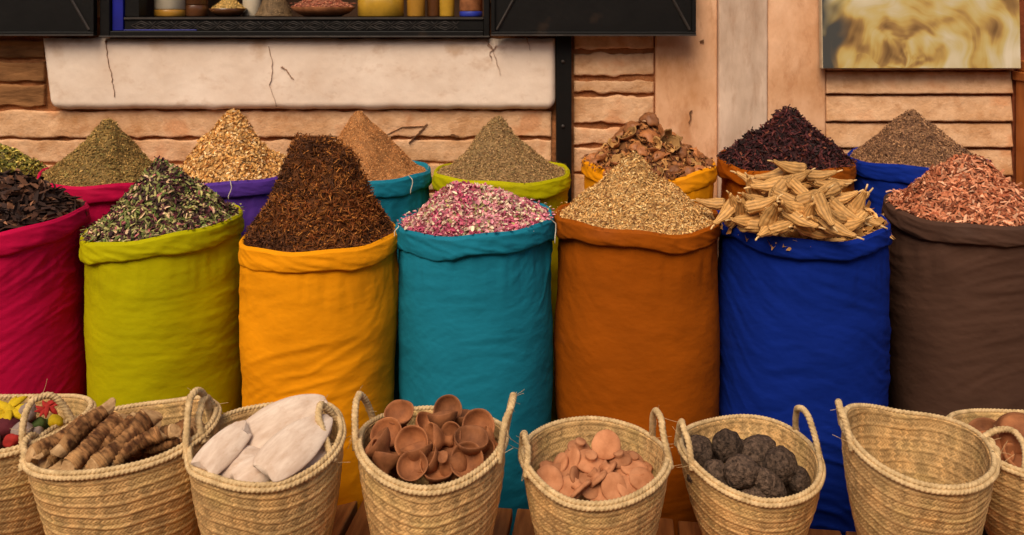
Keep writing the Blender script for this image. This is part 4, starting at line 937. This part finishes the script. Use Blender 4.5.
# roots with ringed bark and pale cut ends
def root_stick(name, L, r0, seed, label):
    r = np.random.default_rng(seed); n, N = 26, 110
    t = np.linspace(0, 1, N); x = (t - .5) * L
    cy = .004 * np.sin(t * 3 + seed) + .002 * np.sin(t * 7 + seed * 2); cz = .005 * np.sin(t * 4 + seed * 3)
    rings = .0011 * np.abs(np.sin(t * L * (430 + 40 * (seed % 3)) + 1.5 * np.sin(t * 9))) + .0007 * vn(np.stack([t * 60, t * 0, t * 0 + seed], -1), seed)
    rad = r0 * (1 + .05 * np.sin(t * 5 + seed) + .06 * vn(np.stack([t * 9, t * 0 + seed, t * 0], -1), seed)) + rings
    A, I = np.meshgrid(np.arange(n) / n * 2 * PI, np.arange(N)); A = A.ravel(); I = I.ravel()
    q = np.stack([np.cos(A), np.sin(A), t[I] * 14 + seed], -1)
    R = rad[I] * (1 + .05 * fbm(q * 1.5, seed, 3)) + .0008 * vn(np.stack([np.cos(A) * 3, np.sin(A) * 3, t[I] * 70], -1), seed)
    V = np.stack([x[I], cy[I] + R * np.cos(A), cz[I] + R * np.sin(A)], -1)
    tI_ = t[I]; band = np.abs(np.sin(tI_ * L * (215 + 20 * (seed % 3)) + .8 * np.sin(A + seed) + 2.2 * vn(np.stack([tI_ * 11, np.cos(A), np.sin(A) + seed], -1), seed)))
    mixv = np.clip(.5 + .9 * fbm(np.stack([tI_ * 9, np.cos(A) * 1.3, np.sin(A) * 1.3 + seed], -1), seed + 5, 3), 0, 1)[:, None]
    cc = (np.array([.085, .032, .012]) * (1 - mixv) + np.array([.30, .14, .055]) * mixv) * (.36 + .72 * band ** .6)[:, None]
    peel = np.clip((.16 + .06 * np.sin(A * 2 + seed) - tI_) * 14, 0, 1)[:, None]; cc = cc * (1 - peel) + np.array([.34, .175, .07]) * peel
    root = build(name, V, [grid_faces(n, N)], M_BARKC, col=np.clip(cc, .008, 1)); tag(root, label, 'root', 'bark covered roots in the basket')
    for e, s in ((0, -1), (N - 1, 1)):                   # chopped wedge shaped cut
        ring = V[e * n:(e + 1) * n]; c = ring.mean(0); m = MB()
        l1 = ring * 1.0; l1 = c + (ring - c) * .97
        sl = r.uniform(.5, 1.1) * np.sign(r.normal()); ln = r.uniform(.006, .014)
        l2 = c + (ring - c) * .94 + np.array([s * ln, 0, 0]); l2[:, 0] += s * sl * (ring - c)[:, 2] * .9
        l3 = c + (ring - c) * .72 + np.array([s * ln * 1.12, 0, 0]); l3[:, 0] += s * sl * (ring - c)[:, 2] * .9
        m.add(np.concatenate([l1, l2, l3]), [grid_faces(n, 3), np.arange(n) + 2 * n]); m.obj('cut_end', M_CUTW, root, smooth=False)
    return root
ROOTS = [  # lower end px,py / upper end px,py, heights over rim, radius px, label
 (32, 463, 86, 420, .012, .050, 8, 'splintered root sticking out over the left rim of its basket'),
 (58, 457, 106, 412, .020, .062, 9, 'ringed root second from the left, lying steeply'),
 (66, 476, 120, 418, .004, .056, 10, 'thick dark ringed root left of the middle with its bark peeled at the foot'),
 (92, 474, 148, 420, .006, .056, 11, 'thickest ringed root in the middle of the root basket'),
 (110, 470, 160, 430, .002, .044, 9, 'thin lighter root just right of the thickest one'),
 (124, 462, 190, 424, .004, .040, 8, 'dark root running far up to the right handle'),
 (132, 456, 172, 434, .004, .034, 8, 'root with a pale square cut end facing forward, right of the middle'),
 (148, 456, 184, 436, .002, .028, 8, 'root with the widest pale cut end near the front rim'),
 (163, 453, 196, 432, .004, .024, 8, 'rightmost root showing a short pale cut end'),
 (44, 470, 80, 440, -.008, .018, 8, 'short root low at the front left of the root basket'),
 (40, 466, 98, 416, .004, .050, 6, 'thin split root between the two leftmost thick ones'),
 (80, 476, 134, 420, .0, .050, 6, 'thin dark root squeezed between the two thickest ones'),
 (102, 474, 154, 428, -.002, .042, 6, 'narrow pale root right of the thickest one'),
 (60, 474, 100, 448, -.022, .004, 9, 'root buried under the dark ringed one'),
 (84, 470, 150, 440, -.03, .01, 10, 'root buried under the thickest one'), (110, 470, 180, 445, -.035, .0, 10, 'root buried under the pale cut ends'),
]
for i, (x0, y0, x1, y1, h0, h1, rp, lab) in enumerate(ROOTS):
    a_ = at_z(x0 + 3, y0 - 9, B_ROOT['z'] + h0 - .008); b_ = at_z(x1, y1, B_ROOT['z'] + h1 - .012)
    d_ = b_ - a_; o = root_stick('bark_root', d_.length - .002, rp * 1.75 / F * .88, 70 + i * 5, lab)
    o.location = (a_ + b_) / 2; o.rotation_mode = 'QUATERNION'; o.rotation_quaternion = axis_quat(d_, (0, -.4, 1))

# cuttlebones
def cuttle(L, Wd, seed, broken=False):
    nu, nv = 44, 70; t = np.linspace(0, 1, nv)
    A, T = np.meshgrid(np.arange(nu) / nu * 2 * PI, t); A = A.ravel(); T = T.ravel()
    tt = .06 + T * .94 if not broken else .16 + T * .62
    w = Wd / 2 * np.power(np.clip(np.sin(PI * np.clip(tt * .96 + .025, 0, 1) ** .82), 0, 1), .58)
    th = .011 * np.power(np.clip(np.sin(PI * np.clip(tt * .96 + .025, 0, 1)), 0, 1), .6)
    X = L * (T - .5); Y = w * np.cos(A); Z = np.where(np.sin(A) > 0, th * np.sin(A), th * .55 * np.sin(A)) - .35 * w * (Y / Wd) ** 2 * 2 + .010 * np.sin(PI * tt)
    P = np.stack([X * 30, Y * 30, Z * 30], -1); Z = Z + .0007 * fbm(P, seed, 4) - .0025 * np.exp(-(Y / .004) ** 2) * (np.sin(A) > 0); Y = Y + .001 * fbm(P * .5, seed + 1, 2)
    notch = .012 * (1 - np.abs(Y) / (Wd * .5)) + .003 * fbm(np.stack([Y * 60, Z * 10, Z * 0], -1), seed + 4, 3)
    X = X + np.where(T < .12, notch * (1 - T / .12), 0)
    if broken: X = X + np.where(T > .94, .012 * fbm(np.stack([Y * 60, Z * 20, Z * 0], -1), seed + 6, 3), 0)
    V = np.stack([X, Y, Z], -1)
    return build('cuttlebone', V, [grid_faces(nu, nv), np.arange(nu)[::-1], np.arange(nu) + (nv - 1) * nu], M_CUTTLE)
CUTS = [
 ((238, 449), (326, 399), .006, .062, 50, False, 'long white cuttlebone lying across the back of its basket'),
 ((260, 476), (330, 416), .006, .050, 48, False, 'broad white cuttlebone nearest the front, beside the looped handle'),
 ((200, 473), (243, 430), -.004, .034, 36, True, 'broken cuttlebone leaning on the left wall of its basket'),
 ((205, 478), (262, 452), -.022, .006, 34, False, 'greyish cuttlebone lying under the broken one'),
 ((228, 486), (282, 462), -.024, -.004, 34, False, 'cuttlebone showing its pale side at the front rim'),
 ((272, 484), (330, 448), -.024, .004, 36, False, 'cuttlebone tucked low at the front right of its basket'),
 ((300, 452), (330, 425), .0, .022, 26, False, 'narrow cuttlebone behind the right handle'),
 ((215, 470), (310, 440), -.05, -.02, 44, False, 'cuttlebone deep under the others'),
]
for i, (e0, e1, h0, h1, wp, br, lab) in enumerate(CUTS):
    a_ = at_z(*e0, B_CUT['z'] + h0); b_ = at_z(*e1, B_CUT['z'] + h1); d_ = b_ - a_
    o = cuttle(d_.length, wp * 1.75 / F, 90 + i, br); o.location = (a_ + b_) / 2; o.rotation_mode = 'QUATERNION'
    o.rotation_quaternion = axis_quat(d_, (-.15 if i else .1, -.75, 1)); tag(o, lab, 'cuttlebone', 'white cuttlebones in the basket')

# dyed lumps and flowers in the leftmost basket
def flatmat(n, c): return mat(n, c, .85, .25, 25, bumps=((90, .5, .004, 5),))
MY, MR, MM, MG, MRR = flatmat('yellow_dyed', (.58, .38, .012)), flatmat('wine_dyed', (.10, .012, .018)), flatmat('mauve_grey', (.28, .20, .17)), flatmat('green_dyed', (.06, .09, .02)), flatmat('red_dyed', (.36, .02, .015))
LUMPS = [
 (3, 427, 15, (1.3, 1, .8), MR, .004, 'dark wine red oval lump at the left edge of the leftmost basket'), (22, 430, 10, (1.1, 1, .9), MM, .004, 'mauve grey lump right of the wine red one'),
 (27, 413, 10, (1, 1, 1.1), MM, .02, 'mauve grey lump standing at the back by the handle'), (56, 421, 9, (1.3, 1, .8), MY, .014, 'yellow lump under the basket handle'),
 (12, 441, 8, (1.2, 1, .9), MRR, -.01, 'red lump low at the front rim of the leftmost basket'), (38, 425, 9, (1, 1, .9), MG, -.01, 'dark green lump in the shade behind the handle'),
 (34, 436, 9, (1.2, 1, .8), MM, -.015, 'mauve grey lump low by the front rim'), (-8, 440, 12, (1.2, 1, .8), MM, -.01, 'mauve grey lump at the picture edge'), (-22, 425, 14, (1.2, 1, .8), MY, -.005, 'yellow lump beyond the picture edge'),
 (0, 434, 16, (1.5, 1, .8), MR, -.04, 'wine red lump at the bottom of the pile'), (45, 432, 14, (1.3, 1, .8), MG, -.04, 'dark green lump at the bottom of the pile'), (20, 420, 16, (1.5, 1, .8), MR, -.03, 'wine red lump under the yellow flower'),
]
for i, (px, py, rp, st, mt, hz, lab) in enumerate(LUMPS):
    p = at_z(px, py, B_COL['z'] + hz - .006); o = lump('dyed_lump', 130 + i * 3, rp * 1.65 / F, st, .14, .06, 3, mt); o.location = p
    o.rotation_euler = (.2 * i, .1 * i, .7 * i); tag(o, lab, 'dyed lump', 'dyed lumps in the leftmost basket')
def flower(px, py, hz, R, mt, label, seed):
    p = at_z(px, py, B_COL['z'] + hz); fl = empty('dried_flower', p, label, 'flower', rot=(.5, 0, .3)); r = random.Random(seed)
    for k in range(9):
        a = k / 9 * 2 * PI + r.uniform(-.2, .2); m = MB(); P, Rr = [], []
        for s in np.linspace(0, 1, 9):
            P.append((math.cos(a) * R * (.12 + s * r.uniform(.86, .9)), math.sin(a) * R * (.12 + s * .88), .012 * math.sin(s * 2.6 + k) + .006 * (k % 2))); Rr.append(R * .20 * math.sin(PI * min(.97, .18 + s * .8)) + .0006)
        m.tube(P, np.array(Rr), 8); o = m.obj('petal', mt, fl, smooth=True); o.scale = (1, 1, .55)
    o = lump('flower_centre', seed, R * .26, (1, 1, .7), .1, .05, 3, mt); o.parent = fl; o.location = (0, 0, .006)
flower(10, 411, .022, .042, MY, 'bright yellow dried flower at the back of the leftmost basket', 5)
flower(48, 408, .026, .026, MRR, 'red dried flower seen through the handle of the leftmost basket', 6)

# terracotta bowls in the rightmost basket
def bowl_obj(px, py, hz, R, od, label, deep=.6):
    b = MB(); D = R * deep
    b.lathe([(0, -D), (R * .42, -D), (R * .5, -D * .96), (R * .82, -D * .45), (R * .96, -.004), (R * 1.04, .0), (R * 1.05, .006), (R * .98, .009), (R * .88, .004), (R * .72, -D * .45), (R * .42, -D * .82), (0, -D * .86)], 44)
    o = b.obj('clay_bowl', M_TERRA, smooth=True); o.location = at_z(px, py, B_BOWL['z'] + hz); o.rotation_mode = 'QUATERNION'; o.rotation_quaternion = quat_to(od)
    tag(o, label, 'clay bowl', 'terracotta bowls in the rightmost basket'); return o
bowl_obj(993, 449, .002, .040, (.05, -.45, .9), 'round terracotta bowl facing up, nearest in the rightmost basket')
bowl_obj(1016, 432, .030, .046, (.55, .35, -.7), 'overturned terracotta bowl at the right picture edge')
bowl_obj(1020, 461, -.004, .038, (.3, -.4, .85), 'terracotta bowl low at the right picture edge by the front rim')
bowl_obj(985, 432, .004, .036, (-.4, -.2, .9), 'terracotta bowl behind the folded rope handle')
bowl_obj(1050, 440, .02, .046, (.1, -.3, .9), 'terracotta bowl beyond the right picture edge')
bowl_obj(1036, 421, .028, .044, (.1, .5, .85), 'terracotta bowl standing at the back wall of the rightmost basket')
bowl_obj(1010, 448, -.05, .05, (.0, -.2, .9), 'terracotta bowl at the bottom of the rightmost basket')

# ------------------------------------------------------------------ unseen alley wall added behind the camera to block low sky light
b = MB(); b.box(-8, 8, -2.6, -2.3, GROUND, 3.0)
tag(b.obj('added_sky_block_wall', M_ORANGE), 'unseen orange plaster wall added across the alley to block low sky light', 'wall')

# ------------------------------------------------------------------ light, sky, camera
ELEV, ROT = math.radians(50), math.radians(200)
w = bpy.data.worlds.new('World'); S.world = w; w.use_nodes = True
nt = w.node_tree; bg = nt.nodes['Background']
sky = nt.nodes.new('ShaderNodeTexSky'); sky.sky_type = 'NISHITA'; sky.sun_disc = False
sky.sun_elevation = ELEV; sky.sun_rotation = ROT; sky.air_density = 1.0; sky.dust_density = 3.0; sky.ozone_density = .6
nt.links.new(sky.outputs[0], bg.inputs['Color']); bg.inputs['Strength'].default_value = .075
sl = bpy.data.lights.new('sun', 'SUN'); sl.energy = 1.5; sl.angle = math.radians(35); sl.color = (1, .90, .76)
so = bpy.data.objects.new('sun', sl); COL.objects.link(so)
# sun stands behind the photographer, high and a little to the left
dirv = Vector((-math.sin(math.radians(20)) * math.cos(ELEV), -math.cos(math.radians(20)) * math.cos(ELEV), math.sin(ELEV)))
so.rotation_euler = dirv.to_track_quat('Z', 'Y').to_euler()

cam = bpy.data.cameras.new('camera'); co = bpy.data.objects.new('camera', cam); COL.objects.link(co)
cam.sensor_width = 36; cam.lens = F / 1024 * 36; cam.shift_y = -(267.5 - YH) / 1024; cam.clip_end = 200
co.location = (0, 0, CAMH); co.rotation_euler = (PI / 2, 0, 0); S.camera = co
cam.dof.use_dof = True; cam.dof.focus_distance = 2.1; cam.dof.aperture_fstop = 5.0
vs = S.view_settings; vs.view_transform = 'Standard'; vs.look = 'None'; vs.gamma = 1; vs.use_curve_mapping = False
vs.exposure = 0.78
try:
    vs.use_white_balance = True; vs.white_balance_temperature = 7300; vs.white_balance_tint = 10
except Exception: pass
S.cycles.use_denoising = True
